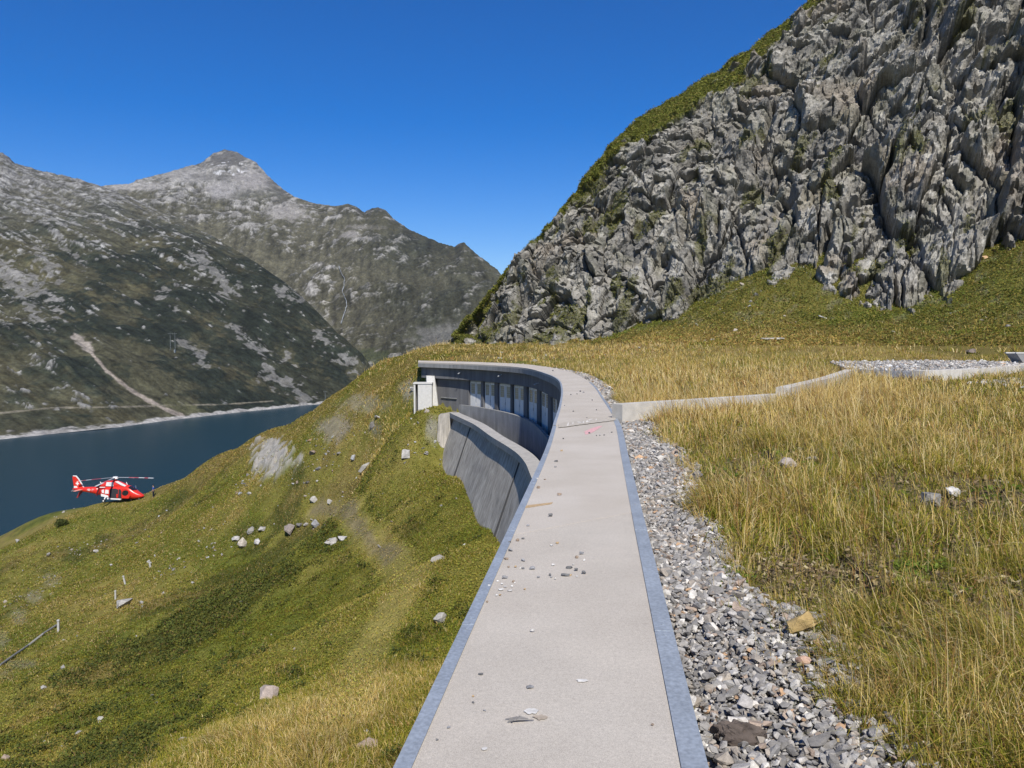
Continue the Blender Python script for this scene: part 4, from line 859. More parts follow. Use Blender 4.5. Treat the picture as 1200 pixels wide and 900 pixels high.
# small leafy turf plants over the hillside, coloured like the turf they grow in
q = np.random.default_rng(731); n = 620000
d = np.exp(q.uniform(math.log(14), math.log(122), n)); a = np.radians(q.uniform(-36, 1, n)); x = np.sin(a)*d; y = np.cos(a)*d; zz = zground(x, y); s_, pst = side(x, y)
pu_, pv_ = proj(x, y, zz); m = ((s_ < -1.5) | (pst > 2)) & (x < np.interp(y, CO[:, 1], CO[:, 0])-.9+100*(y > CO[-1, 1])) & (pu_ > -30) & (pv_ < 940) & (q.uniform(0, 1, n) < .45+.55*sst(-.3, .3, fbm(x/.9, y/.9, 3, 733)))
for c in ((320, 536, 29, 26), (424, 473, 34, 13), (392, 500, 22, 14), (507, 505, 10, 15)): m &= ~((np.hypot((pu_-c[0])/c[2], (pv_-c[1])/c[3]) < .8) & (q.uniform(0, 1, n) < .8))
m &= ~((polyline_d(x, y, path) < .75) & (q.uniform(0, 1, n) < .7))
x, y, zz, d = x[m], y[m], zz[m], d[m]; jj = np.clip(np.searchsorted(az, np.arctan2(x, y)), 0, len(az)-1); ii = np.clip(np.searchsorted(dd, np.hypot(x, y)), 0, len(dd)-1); c_ = gc.reshape(len(dd), len(az), 3)[ii, jj]*q.uniform(.9, 1.95, (len(x), 1))*np.where(q.uniform(0, 1, (len(x), 1)) < .5, [1.12, 1.02, .85], [.9, 1.06, .75])
v_, f_, c_ = leaves(x, y, zz+q.uniform(.0, .10, len(x)), (.018+.0010*d)*q.uniform(.6, 1.5, len(x)), c_, 732)
mk('turf_plants', v_, f_, M['blade'], col=c_, kind='stuff', label="small leafy turf plants covering the hillside below the dam")
q = np.random.default_rng(741); n = 260000; a = np.radians(q.uniform(-3, 37, n)); dq = q.uniform(56, 106, n); x = np.sin(a)*dq; y = np.cos(a)*dq; zz = zground(x, y); m = zz > 1.3; x, y, zz = x[m], y[m], zz[m]
jj = np.clip(np.searchsorted(az, np.arctan2(x, y)), 0, len(az)-1); ii = np.clip(np.searchsorted(dd, np.hypot(x, y)), 0, len(dd)-1); c_ = gc.reshape(len(dd), len(az), 3)[ii, jj]*q.uniform(.8, 2.2, (len(x), 1))*np.where(q.uniform(0, 1, (len(x), 1)) < .5, [1.2, 1.02, .85], [.85, 1.04, .75])
v_, f_, c_ = leaves(x, y, zz+q.uniform(0, .22, len(x)), q.uniform(.05, .17, len(x)), c_, 742)
mk('slope_turf', v_, f_, M['blade'], col=c_, kind='stuff', label="rough green turf on the slope at the foot of the cliff")
# grass and dwarf shrubs on the cliff top and ledges
Pc, gt, gl = CLIFF; q = np.random.default_rng(721); nvr, nur = gt.shape
def cliff_tufts(mask, n, lo, hi):
    w = mask.ravel()*(np.arange(nvr*nur) // nur > 40); w = w/w.sum(); k = q.choice(nvr*nur, n, p=w); p = Pc.reshape(-1, 3)[k]+q.normal(0, .12, (n, 3)); return p, q.uniform(lo, hi, n)
p1, s1 = cliff_tufts(gt*(CV < 1.08), 130000, .08, .28); p2, s2 = cliff_tufts(gl, 60000, .05, .17)
pp = np.concatenate([p1, p2]); sz_ = np.concatenate([s1, s2])
c_ = pick(q, len(pp), [[.15, .17, .03], [.21, .215, .042], [.09, .11, .022], [.26, .21, .06]], [3, 4, 1.5, 1.5])
v_, f_, c_ = leaves(pp[:, 0], pp[:, 1], pp[:, 2]+.1, sz_, c_, 722)
mk('cliff_vegetation', v_, f_, M['blade'], col=c_, kind='stuff', label="green grass and dwarf shrubs on the top and ledges of the rock cliff")
# ---------------------------------------------------------------- boulders, single stones and pebbles
def rock_mesh(seed, size, col, levels=0, npt=13, rough=.05, facet=True):
    """angular rock with a rough surface; size = (length, depth, height)"""
    if npt == 8:
        rr = np.random.default_rng(seed); c8 = np.array([[x, y, z] for x in (-1, 1) for y in (-1, 1) for z in (-1, 1)])*rr.uniform(.72, 1.0, (8, 3)); bq = bmesh.new(); [bq.verts.new(v) for v in c8]; bmesh.ops.convex_hull(bq, input=bq.verts[:]); bq.verts.index_update(); V = np.array([v.co[:] for v in bq.verts]); F = [[v.index for v in f.verts] for f in bq.faces]; bq.free()
    else: V, F = hull_rock(seed, npt, 1.0, 1.0)
    bm = bmesh.new(); vs = [bm.verts.new(v) for v in V]; [bm.faces.new([vs[i] for i in f]) for f in F]
    for k in range(levels): bmesh.ops.subdivide_edges(bm, edges=bm.edges[:], cuts=1, use_grid_fill=True)
    bmesh.ops.triangulate(bm, faces=bm.faces[:]); bm.verts.index_update(); bm.normal_update()
    V = np.array([v.co[:] for v in bm.verts]); N_ = np.array([v.normal[:] for v in bm.verts]); F = np.array([[v.index for v in f.verts] for f in bm.faces]); bm.free()
    if levels: V = V+N_*((rough if levels < 3 else .2)*fbm(V[:, 0]*2.2+seed, V[:, 1]*2.2+V[:, 2]*1.7, 5, seed))[:, None]
    r = np.random.default_rng(seed); C = np.array(col)*(1+.12*fbm(V[:, 0]*3+seed, V[:, 2]*3+V[:, 1], 3, seed))[:, None]
    return V*np.array(size)/2, F, C
def put_rock(name, p, size, col, label, cat, seed, rz=0., tilt=(0, 0), sink=.2, group=None, mat='boulder', levels=2, npt=15):
    V, F, C = rock_mesh(seed, size, col, levels, npt); zlo = V[:, 2].min()
    R = np.array(Matrix.Rotation(rz, 3, 'Z')@Matrix.Rotation(tilt[0], 3, 'X')@Matrix.Rotation(tilt[1], 3, 'Y'))
    V = V@R.T; zlo = V[:, 2].min(); V[:, 2] -= zlo+size[2]*sink
    o = mk(name, V, F, M[mat], col=C, label=label, cat=cat, group=group); o.location = tuple(float(v) for v in p); return o
def rock_at(px, py, wpx, hpx, col, label, seed, group=None, asp=.9, rz=0, tilt=(0, 0), name='boulder', cat='boulder', sink=.12, d0=2.5, mat='boulder', npt=15, lift=0, lev=2):
    wpx *= 1.12; hpx *= 1.1; p = hit(px, py+hpx*.45, d0); k = np.hypot(p[1], p[0]*.3)/FPX; return put_rock(name, p, (wpx*k, wpx*k*asp, hpx*k*1.12), col, label, cat, seed, rz, tilt, sink, group, mat, lev, npt) if not lift else put_rock(name, p+np.array([0, 0, lift]), (wpx*k, wpx*k*asp, hpx*k*1.12), col, label, cat, seed, rz, tilt, sink, group, mat, 2, npt)
PALE = (.37, .355, .325); MID = (.30, .285, .265); DARK = (.19, .18, .17); WARM = (.34, .27, .22); WHITE = (.46, .445, .42)
G1 = 'boulders on the hillside below the dam'
rock_at(315, 811, 29, 20, (.36, .30, .26), "rounded pinkish grey boulder lying alone in dark heath low low on the left hillside", 1001, G1, npt=20)
rock_at(144.7, 704.7, 23, 12, PALE, "pale slab boulder behind the two thin white stakes on the left hillside", 1002, G1, tilt=(.2, -.3))
rock_at(515.6, 722, 17, 15, PALE, "cracked pale rock in green turf just left of the walkway edge", 1003, G1)
rock_at(276, 630.5, 11, 8, WHITE, "whitish block at the left end of the pale boulder cluster below the path", 1004, G1)
rock_at(293, 620.7, 14, 9, PALE, "long pale boulder uppermost in the pale cluster, tilted to the right", 1005, G1, tilt=(0, -.3))
rock_at(307, 619.8, 13, 6, PALE, "flat pale boulder at the upper right of the pale cluster", 1006, G1)
rock_at(283.6, 636, 12, 15, (.42, .38, .32), "upright beige boulder at the bottom of the pale cluster", 1007, G1)
rock_at(303, 633, 11, 8, WHITE, "bright white broken rock at the lower right of the pale cluster", 1008, G1)
rock_at(340, 620.5, 19, 13, (.25, .215, .19), "large rounded brown boulder between pale stones and the path bend", 1009, G1)
rock_at(351, 614.5, 8, 7, DARK, "small dark grey boulder touching the large brown one", 1010, G1)
rock_at(358.5, 614.5, 8, 5, MID, "small flat grey boulder right of the dark grey one", 1011, G1)
rock_at(370, 612.5, 12, 11, (.28, .28, .29), "blue grey boulder at the right end of the brown boulder row", 1012, G1)
rock_at(388, 632, 18, 12, PALE, "striped pale grey boulder beside the bending footpath", 1013, G1, tilt=(0, .4))
rock_at(401, 631, 13, 7, WHITE, "cream block leaning against the striped boulder beside the footpath", 1014, G1)
rock_at(368, 584.5, 10, 9, PALE, "pale pointed boulder above the start of the footpath", 1015, G1)
rock_at(386, 586.5, 8, 9, PALE, "narrow pale boulder directly above the bare bank of the footpath", 1016, G1)
rock_at(476, 531.6, 9, 8, WHITE, "clean white cube shaped boulder on the grass left of the curved outer wall", 1017, G1, npt=8)
rock_at(414, 536.7, 9, 8, (.32, .33, .34), "bluish grey boulder above the elongated white ledge", 1018, G1)
rock_at(427, 549, 19, 8, PALE, "elongated white rock ledge slanting across the slope", 1019, G1, tilt=(0, -.55), asp=.4)
rock_at(443, 487, 10, 6, WHITE, "flat white boulder on the brow below the concrete box", 1020, G1)
rock_at(436, 499, 7, 10, DARK, "dark upright rock under the flat white boulder on the brow", 1021, G1)
rock_at(292.6, 577.5, 7, 4, WHITE, "small white rock on yellow grass right of the helicopter", 1022, G1)
rock_at(281.5, 578, 6, 4, (.3, .31, .32), "small blue grey rock left of the white one on the yellow grass", 1023, G1)
rock_at(556, 582.5, 8, 6, WHITE, "white rock at the foot of the curved outer wall", 1024, G1, d0=20)
rock_at(544, 638, 4, 4, (.66, .65, .62), "tiny bright white stone in green turf near the walkway edge", 1025, G1)
rock_at(113, 645.5, 7, 5, WHITE, "white rock on the slope below the helicopter tail", 1026, G1)
rock_at(20, 634, 6, 4, PALE, "pale rock near the hill edge at the left border", 1027, G1)
rock_at(51, 805, 9, 5, PALE, "pale stone low in the heath at the left border", 1028, G1)
rock_at(130, 663, 4, 4, WHITE, "small white rock in the row of stones above the stakes", 1029, G1)
rock_at(484, 455, 9, 6, WHITE, "white block on the rubbly bank left of the concrete box", 1030, G1)
G2 = 'stones in the meadow right of the walkway'
rock_at(1091, 587, 30, 22, (.235, .225, .205), "dark grey angular boulder in the right meadow, beside a white stone", 1101, G2, sink=-.1, npt=10, rz=.5)
rock_at(1114, 578, 21, 15, (.50, .485, .45), "whitish stone right behind the dark grey boulder", 1102, G2, sink=-.1)
rock_at(922, 546, 28, 13, (.38, .33, .29), "pinkish grey stone half hidden in grass below the low wall", 1103, G2, sink=-.2)
rock_at(939, 734, 40, 30, (.42, .30, .13), "ochre yellow oblong stone at the border between gravel and grass", 1104, G2, rz=.3, asp=.6, tilt=(0, -.1), lift=.04, npt=18)
rock_at(866, 857, 64, 32, (.125, .10, .082), "large dark brown stone lying on the gravel strip", 1105, G2, rz=-.25, asp=.55, npt=24, lev=3)
rock_at(941, 781, 24, 12, (.40, .27, .20), "flat reddish stone on the gravel below the ochre stone", 1106, G2, asp=.6, lift=.03, rz=-.2)
rock_at(1138, 411, 14, 7, (.20, .165, .14), "brown stone in the grass above the whitish pad wall", 1107, G2)
rock_at(905, 397, 30, 5, (.42, .39, .34), "long flat pale rock in the far tan grass", 1108, G2, asp=.4)
rock_at(951, 537, 14, 7, (.33, .31, .29), "small grey stone right of the pinkish grey stone", 1109, G2)
rock_at(1180, 565, 10, 6, WHITE, "small white stone in the grass at the right border", 1110, G2)
rock_at(1115, 508, 10, 6, (.6, .58, .55), "white fleck of stone under tall dry stalks at the right", 1111, G2)
rock_at(842, 632, 22, 10, (.38, .32, .22), "tan stone half under grass at the upper gravel border", 1112, G2)
pk = hit(966, 374); o = MB().box((0, 0, .06), (1.1, .28, .08), M=Matrix.Rotation(.35, 4, 'Y')).build('plank', paint('bleached_wood', (.62, .60, .55), .9), None, label="short bleached white board lying on the green slope under the cliff", cat="plank"); o.location = tuple(pk)
# pebbles lying on the walkway: individually placed, shared shapes
PEB = [("dark grey", (.15, .15, .15)), ("grey", (.27, .27, .275)), ("pale", (.48, .465, .44)), ("white", (.62, .61, .58)), ("brown", (.26, .20, .15)), ("ochre", (.38, .27, .15))]
named = [(663, 671.5, 14, 6, 0, "dark oblong pebble, largest of the loose pebbles on the walkway"), (667.5, 663.5, 11, 5, 0, "dark slanting pebble behind the largest pebble on the walkway"), (684, 670.5, 8, 5, 0, "dark round pebble right of the largest pebble"), (681.7, 648, 7, 6, 1, "grey round pebble at the back right of the pebble group"), (624, 665, 9, 6, 1, "blue grey pebble in the middle of the walkway pebble group"),
    (591.7, 676, 9, 6, 1, "grey pebble beside the white chips near the left steel edge"), (586.7, 689.5, 9, 4, 3, "white chip heap stone near the left steel edge"), (597.5, 691, 8, 4, 2, "pale flat chip right of the white chip by the left edge"), (598.3, 644.5, 7, 6, 1, "grey pebble close to the left steel edge, behind the group"), (593, 653.5, 8, 4, 4, "brown chip pair at the left steel edge"),
    (613, 656, 7, 5, 1, "grey oval pebble near the left part of the group"), (648, 661.5, 6, 4, 3, "white pebble left of the dark oblong pebble"), (644.5, 673.5, 5, 4, 0, "small dark pebble left below the dark oblong pebble"), (668, 673.2, 6, 3, 5, "orange chip under the dark oblong pebble"), (645, 604, 7, 6, 0, "dark pebble alone on the middle of the walkway"), (631, 571, 6, 5, 4, "brown pebble near the rust streak"), (655.6, 579, 7, 5, 4, "dark brown pebble right of the rust streak"),
    (624, 738.5, 8, 6, 2, "pale pebble alone below the pebble group"), (621.5, 803.5, 12, 5, 1, "grey flat pebble above the mortar splash"), (563.6, 788.5, 8, 5, 0, "dark pebble near the left steel edge, close to the viewer"), (554.4, 822.6, 5, 3, 0, "tiny dark pebble left of the mortar splash"), (568, 831.8, 5, 3, 1, "tiny grey pebble left of the mortar splash"), (511.5, 866, 6, 4, 0, "dark pebble nearest to the viewer at the left edge"), (526, 851.6, 6, 4, 1, "grey pebble near the lower left steel edge"), (652, 540, 6, 4, 0, "dark pebble far along the walkway"), (573, 686, 5, 4, 3, "white pebble on the left steel edge")]
tiny = [(601.7, 681, 5, 4), (613, 665.5, 5, 0), (631, 676, 5, 1), (675, 667.5, 6, 0), (676, 652.5, 6, 4), (676, 675, 4, 3), (619, 615.5, 5, 1), (606.7, 632.5, 6, 4), (613, 630.5, 5, 0), (597.5, 635, 5, 0), (646, 638.5, 5, 3), (653, 636, 5, 5), (571, 704.7, 4, 4), (554.4, 815.6, 4, 5), (764.5, 849, 5, 4), (651, 547, 4, 1), (629.5, 561, 4, 2), (638.5, 561.5, 4, 4), (658, 528, 4, 5), (708, 509.6, 3, 0), (609, 665.5, 4, 3), (600, 687, 4, 3), (603, 683, 4, 3), (592, 687, 5, 2), (583, 681, 4, 3), (586, 697, 4, 5), (615, 690, 4, 5), (651, 678, 4, 2), (646, 676, 4, 1), (672, 661, 4, 2), (684, 656, 5, 3), (596, 664, 4, 4), (604, 664, 4, 5), (660, 514, 3, 0), (690.5, 507.5, 3.5, 0), (703, 510, 3, 1), (699, 510.5, 2.5, 0), (717, 506.5, 3, 0), (672, 482.5, 3, 0), (688, 490, 2.5, 1), (699, 481, 2.5, 0), (694, 469.5, 2.5, 0), (662, 475.5, 2.5, 1), (680, 459, 3, 0), (684, 460, 3, 1), (676, 462, 2.5, 0), (669, 463, 2.5, 0), (648, 434.5, 3, 0), (582, 697.5, 4, 3), (588, 684, 4, 3)]
meshes = {}
def pebble(px, py, w, ci, label, group, h=None):
    p = gp(px, py+.2*w); k = p[1]/FPX*w; key = (ci, int(px) % 5)
    if key not in meshes:
        V, F, C = rock_mesh(1200+ci*7+key[1], (1, .8, .6), PEB[ci][1], 1, 14); V[:, 2] -= V[:, 2].min()
        meshes[key] = mk('pebble', V, F, M['stone'], col=C); o = meshes[key]
    else:
        o = meshes[key].copy(); COL.objects.link(o)
    z = .0 if p[1] < 16 else .012
    o.location = (float(p[0]), float(p[1]), z-.002); o.scale = (k, k*random.uniform(.8, 1.2), k*(1.25 if h is None else max(.5, h/w*1.5))); o.rotation_euler = (0, 0, random.uniform(0, .6))
    o["label"] = label; o["category"] = "pebble"; o["group"] = group; return o
for px, py, w, h, ci, lab in named: pebble(px, py, w, ci, lab, 'loose pebbles on the walkway', h)
for px, py, w, ci in tiny: pebble(px, py, w, ci, "tiny stone chip scattered on the concrete walkway", 'tiny chips on the walkway')
# bent scrap of wire and twig by the mortar splash
t_ = MB(); c = gp(607, 845)
for k in range(7):
    a = random.uniform(0, 3.1); l = random.uniform(.03, .075); t_.tube([(c[0]+random.uniform(-.03, .02)-l*math.cos(a)*.6, c[1]+random.uniform(-.015, .015)-l*math.sin(a)*.3, .004+.002*k), (c[0]+random.uniform(-.01, .01), c[1]+.005*k-.01, .012), (c[0]+l*math.cos(a), c[1]+l*math.sin(a)*.35, .005)], [.003, .005, .002], 5)
t_.build('twig', paint('grey_twig', (.20, .19, .18), .8), None, label="crumpled grey twig lying beside the white mortar splash on the walkway", cat="twig")
# ---------------------------------------------------------------- stakes, pipe
wood = paint('white_stake_paint', (.46, .45, .42), .8, noise=[(20, 4, .75, 1.05, (1, 1, .2))])
def stake(px, py0, py1, label, lean, cross=False, w=1.7):
    p = hit(px, py1); k = np.hypot(p[0]*.3, p[1])/FPX; h = (py1-py0)*k*1.05; m = MB(); r = w*k/2
    m.box((0, 0, h/2-.1), (2*r, 2*r*.7, h+.2)); m.box((.02*h, -r*.8, h*.93), (2.6*r, r, h*.10))
    if cross: m.box((0, -r*.6, h*.72), (h*.62, r, 1.6*r), M=Matrix.Rotation(.5, 4, 'Y'))
    o = m.build('stake', wood, None, label=label, cat="stake", group="white stakes on the left hillside"); o.location = tuple(p); o.rotation_euler = (0, lean, 0)
stake(68.4, 727, 741, "thick white stake at the upper end of the grey pipe", .03, w=2.3)
stake(135.5, 693, 704, "white stake just left of the pale slab boulder", .0)
stake(147, 675, 686, "white stake leaning left above the pale slab boulder", -.2)
stake(176.5, 656.5, 665, "crooked white stake with a crosspiece, farthest of the stakes", -.2, True)
pts = [hit(x_, y_) + np.array([0, 0, .16]) for x_, y_ in ((-40, 806), (0, 783), (16, 772), (33, 759), (50, 746), (66, 735.5))]
MB().tube(pts, .075, 10).build('pipe', material('grey_pipe', (.21, .21, .20), .6, noise=[(2, 3, .8, 1.1, I3)]), None, label="straight grey pipe lying down the slope at the left border", cat="pipe")
bp = hit(73, 617); q = np.random.default_rng(901); n = 1500; dr = q.normal(size=(n, 3)); dr /= np.linalg.norm(dr, axis=1)[:, None]; rr = q.uniform(.35, 1, n)**.5
pos = dr*rr[:, None]*[.8, .65, .55]*(1+.3*fbm(dr[:, 0]*2, dr[:, 1]*2+dr[:, 2], 3, 902))[:, None]+[0, 0, .4]
v_, f_, c_ = leaves(pos[:, 0], pos[:, 1], pos[:, 2], q.uniform(.1, .24, n), pick(q, n, [[.06, .075, .02], [.085, .10, .025]], [2, 1]), 903)
bs = empty('shrub', tuple(float(v) for v in bp), label="single dark green shrub near the hill edge below the helicopter tail", cat="shrub")
o = mk('foliage', v_, f_, M['blade'], col=c_); o.parent = bs
m = MB(); [m.tube([(0, 0, -.1), (math.cos(a)*.3, math.sin(a)*.3, .4), (math.cos(a)*.7, math.sin(a)*.6, .8)], [.05, .035, .015], 6) for a in (0, 1.3, 2.4, 3.6, 5)]
o = m.build('stem', paint('shrub_bark', (.12, .09, .07), .9), None); o.parent = bs
# ---------------------------------------------------------------- pylons across the lake and the mountain stream
steel = paint('pylon_steel', (.20, .22, .23), .6, metal=.2)
Xa, Ya, Za, Ua = gridA
def on_mount(grid, px, py):
    X, Y, Z, _ = grid; u, v = proj(X, Y, Z); k = np.argmin((u-px)**2+(v-py)**2); return np.array([X.flat[k], Y.flat[k], Z.flat[k]])
def pylon(px, pyb, pyt, label, portal=True):
    p = on_mount(gridA, px, pyb); k = p[1]/FPX; h = (pyb-pyt)*k; w = 5.5*k if portal else 1.2*k; o = empty('pylon', tuple(float(v) for v in p), label=label, cat="pylon", group="power line masts across the lake")
    r = .35*k*.8
    def add(nm, mb): ob = mb.build(nm, steel, None); ob.parent = o
    legs = (-w/2, w/2) if portal else (0,)
    for lx in legs:
        m = MB(); m.tube([(lx-r, 0, -3), (lx, 0, h)], r*.35, 5); m.tube([(lx+r, 0, -3), (lx, 0, h)], r*.35, 5)
        for j in range(9): z0_, z1_ = h*j/9, h*(j+1)/9; m.tube([(lx-r*(1-j/9), 0, z0_), (lx+r*(1-(j+1)/9), 0, z1_)], r*.2, 4)
        add('leg', m)
    add('crossarm', MB().tube([(-w*.75-1.5, 0, h*.92), (w*.75+1.5, 0, h*.92)], r*.4, 6)); 
    for lx in (-w*.6-1, 0, w*.6+1): add('insulator', MB().tube([(lx, 0, h*.92), (lx, 0, h*.86)], r*.25, 5))
    for lx in legs: add('base', MB().box((lx, -1, -1), (1.7*k*.8, 3, 5)))
pylon(203, 411, 389, "tall lattice portal mast on the dark slope across the lake"); pylon(381.5, 470, 458, "short lattice mast at the far end of the lake", False)
def ribbon(name, grid, P, w, lift, mat, **k):
    pts = []
    for (a, b) in zip(P[:-1], P[1:]):
        for t_ in np.linspace(0, 1, 6)[:-1]: pts.append((a[0]*(1-t_)+b[0]*t_+random.uniform(-.5, .5), a[1]*(1-t_)+b[1]*t_))
    W3 = np.array([on_mount(grid, *p) for p in pts]); W3 = np.vstack([W3[:1], (W3[:-2]+W3[1:-1]*2+W3[2:])/4, W3[-1:]])
    ww = w*np.array([random.uniform(.5, 1.3) for _ in W3]); Lft = W3+np.stack([-ww, -ww*.0-lift, ww*0+lift], 1); Rgt = W3+np.stack([ww, -ww*0-lift, ww*0+lift], 1); Cn = W3+np.stack([ww*0, -ww*0-lift*1.7, ww*0+lift*1.7], 1)
    n = len(W3); V = np.concatenate([Lft, Cn, Rgt]); i = np.arange(n-1)
    return mk(name, V, np.concatenate([np.stack([a*n+i, b*n+i, b*n+i+1, a*n+i+1], 1) for a, b in ((0, 1), (1, 2))]), mat, smooth=True, **k)
ribbon('mountain_stream', gridB, [(397, 313), (400, 320), (404, 329), (403, 338), (401, 343), (405, 351), (407, 358), (405, 365), (402, 374), (399, 383)], 1.0, 3.0, material('white_water', (.26, .28, .30), .5, noise=[(.15, 4, .5, 1.25, I3)]), kind='structure')
# ---------------------------------------------------------------- rescue helicopter
hp = hit(135.5, 588.5, 30); hp2 = np.array(U(146, 587, hp[1])); SCL = 1.03*hp[1]/118
heli = empty('helicopter', (float(hp[0]), float(hp[1]), float(hp[2]+.12)), label="red rescue helicopter with white markings parked on the grassy knoll above the lake", cat="helicopter", )
heli.rotation_euler = (0, math.radians(1.0), math.radians(-8)); heli.scale = (SCL,)*3
red = paint('red_gloss', (.62, .028, .018), .3, spec=.5); whitep = paint('white_gloss', (.75, .74, .72), .35, spec=.5); glass = paint('dark_glass', (.015, .018, .025), .08, spec=.8); black = paint('black_rubber', (.02, .02, .022), .8); greym = paint('grey_metal', (.30, .30, .31), .45, metal=.5)
cabin_dark = paint('cabin_shade', (.035, .035, .04), .9)
def hb(nm, mb, mat, par=None, smooth=False):
    o = mb.build(nm, mat, None, smooth=smooth); o.parent = par or heli; return o
def loftbody(st, n=24, pw=2.6):
    V = []; k = 2/pw
    for (x, zl, zh, w, *c) in st:
        for j in range(n):
            a = 2*math.pi*j/n; ca, sa = math.cos(a), math.sin(a)
            V.append((x, w*math.copysign(abs(ca)**k, ca), (zl+zh)/2+(zh-zl)/2*math.copysign(abs(sa)**k, sa)))
    m = len(st); F = [[i*n+j, i*n+(j+1) % n, (i+1)*n+(j+1) % n, (i+1)*n+j] for i in range(m-1) for j in range(n)]
    return np.array(V), [np.array(F), np.array([list(range(n))[::-1]]), np.array([list(range((m-1)*n, m*n))])]
def body(st, nm, mat, par=None, **k):
    V, F = loftbody(st, **k); b = MB(); b.add(V, F); return hb(nm, b, mat, par, True)
fus = body([(-2.3, .78, 1.98, .50), (-1.6, .60, 2.12, .74), (-.8, .50, 2.25, .84), (.2, .46, 2.33, .86), (1.4, .46, 2.38, .85), (2.2, .47, 2.36, .82), (2.7, .50, 2.15, .77), (3.2, .56, 1.75, .67), (3.7, .64, 1.42, .52), (4.15, .76, 1.2, .32), (4.42, .9, 1.05, .1)], 'fuselage', red)
body([(-6.75, 1.42, 1.56, .05), (-6.3, 1.33, 1.68, .15), (-5.4, 1.22, 1.80, .23), (-4.2, 1.10, 1.90, .32), (-3.2, .95, 1.96, .41), (-2.25, .76, 1.99, .52)], 'tail_boom', red, n=18, pw=2.2)
cow = body([(-2.4, 1.95, 2.2, .30), (-1.7, 1.95, 2.62, .52), (-1.0, 1.95, 2.92, .60), (-.2, 1.95, 3.04, .60), (.5, 1.95, 2.95, .54), (1.2, 1.95, 2.72, .44), (2.0, 1.95, 2.45, .26)], 'engine_cowling', red, n=20)
fin = MB().plate([(-6.45, 1.6), (-4.95, 1.80), (-5.75, 3.0), (-6.15, 3.42), (-6.62, 3.42), (-6.7, 3.2)], 'y', 0, .12); fin_o = hb('tail_fin', fin, red)
hb('leading_edge', MB().plate([(-4.9, 1.80), (-5.0, 1.80), (-5.8, 2.98), (-6.16, 3.34), (-6.6, 3.38), (-6.62, 3.46), (-6.12, 3.46), (-5.7, 3.0)], 'y', 0, .15), whitep, fin_o)
cr = MB(); cr.box((-5.92, -.075, 2.34), (.52, .02, .18), M=Matrix.Rotation(-.0, 4, 'Y')); cr.box((-5.92, -.0765, 2.34), (.18, .02, .52)); hb('white_cross', cr, whitep, fin_o)
hb('fin_root_patch', MB().plate([(-6.5, 1.66), (-5.9, 1.72), (-6.0, 1.95), (-6.45, 1.95)], 'y', 0, .17), whitep, fin_o)
hb('ventral_fin', MB().plate([(-5.6, 1.28), (-5.1, 1.2), (-5.9, .25), (-6.15, .22)], 'y', .0, .07), paint('dark_red_gloss', (.28, .03, .03), .4))
for s_ in (-1, 1):
    hb('tailplane', MB().plate([(-5.55, .18*s_), (-4.95, .18*s_), (-5.15, 1.5*s_), (-5.55, 1.5*s_)], 'z', 1.50, .07), red if s_ > 0 else paint('tailplane_end', (.70, .30, .25), .4))
tr_ = MB()
for a in (.7, .7+math.pi): tr_.box((-6.35+.55*math.cos(a), .35, 1.75+.55*math.sin(a)), (1.1, .03, .14), M=Matrix.Rotation(-a, 4, 'Y'))
tr_.tube([(-6.35, .1, 1.75), (-6.35, .40, 1.75)], .07, 8); hb('tail_rotor', tr_, greym)
# cabin: dark plates painting the shade inside the sliding door, cockpit door with window, windscreen
hb('cabin_shade_plate', MB().plate([(-.35, .72), (.55, .66), (.95, .70), (1.0, 1.9), (.6, 2.02), (-.3, 1.95)], 'y', -.868, .03), cabin_dark)
hb('cabin_shade_plate', MB().plate([(1.05, .72), (1.42, .70), (1.52, 1.6), (1.35, 1.95), (1.08, 1.95)], 'y', -.866, .03), cabin_dark)
hb('seat', MB().box((.85, -.885, .98), (.22, .03, .55)), red)
dr_ = hb('cockpit_door', MB().plate([(1.5, .68), (2.6, .70), (2.85, 1.1), (2.7, 1.75), (2.2, 2.05), (1.55, 1.95)], 'y', -.852, .05), red)
a_ = np.linspace(0, 2*math.pi, 17)[:-1]
hb('window', MB().plate([(2.1+.50*math.cos(t)+.08*math.sin(t), 1.45+.40*math.sin(t)) for t in a_], 'y', -.872, .03), glass, dr_)
ws = MB()
for s_ in (-1, 1): ws.add(np.array([(2.42, s_*.06, 2.33), (2.40, s_*.62, 2.22), (3.02, s_*.60, 1.83), (3.22, s_*.06, 1.81), (2.44, s_*.06, 2.37), (2.42, s_*.64, 2.26), (3.06, s_*.62, 1.87), (3.26, s_*.06, 1.85)]), np.array([[3, 2, 1, 0], [4, 5, 6, 7], [0, 1, 5, 4], [1, 2, 6, 5], [2, 3, 7, 6], [3, 0, 4, 7]]))
hb('windscreen', ws, glass)
hb('white_panel', MB().plate([(-1.08, 2.26), (.12, 2.28), (.10, 2.86), (-.95, 2.84)], 'y', -.60, .06), whitep, cow)
hb('panel_mark', MB().plate([(-.55, 2.55), (-.25, 2.55), (-.25, 2.68), (-.55, 2.68)], 'y', -.635, .01), paint('pale_grey_mark', (.55, .55, .55), .5), cow)
for pg in ([(-1.95, 2.02), (-1.1, 2.06), (-1.1, 2.16), (-1.9, 2.14)], ):
    hb('white_stripe', MB().plate(pg, 'y', -.74, .12), whitep, fus)
hb('white_number', MB().plate([(-1.52, 1.30), (-1.25, 1.26), (-1.22, 1.78), (-1.40, 1.78), (-1.62, 1.62)], 'y', -.80, .05), whitep, fus)
hb('white_number', MB().plate([(-1.08, 1.22), (-.48, 1.22), (-.50, 1.76), (-.98, 1.80)], 'y', -.838, .05), whitep, fus)
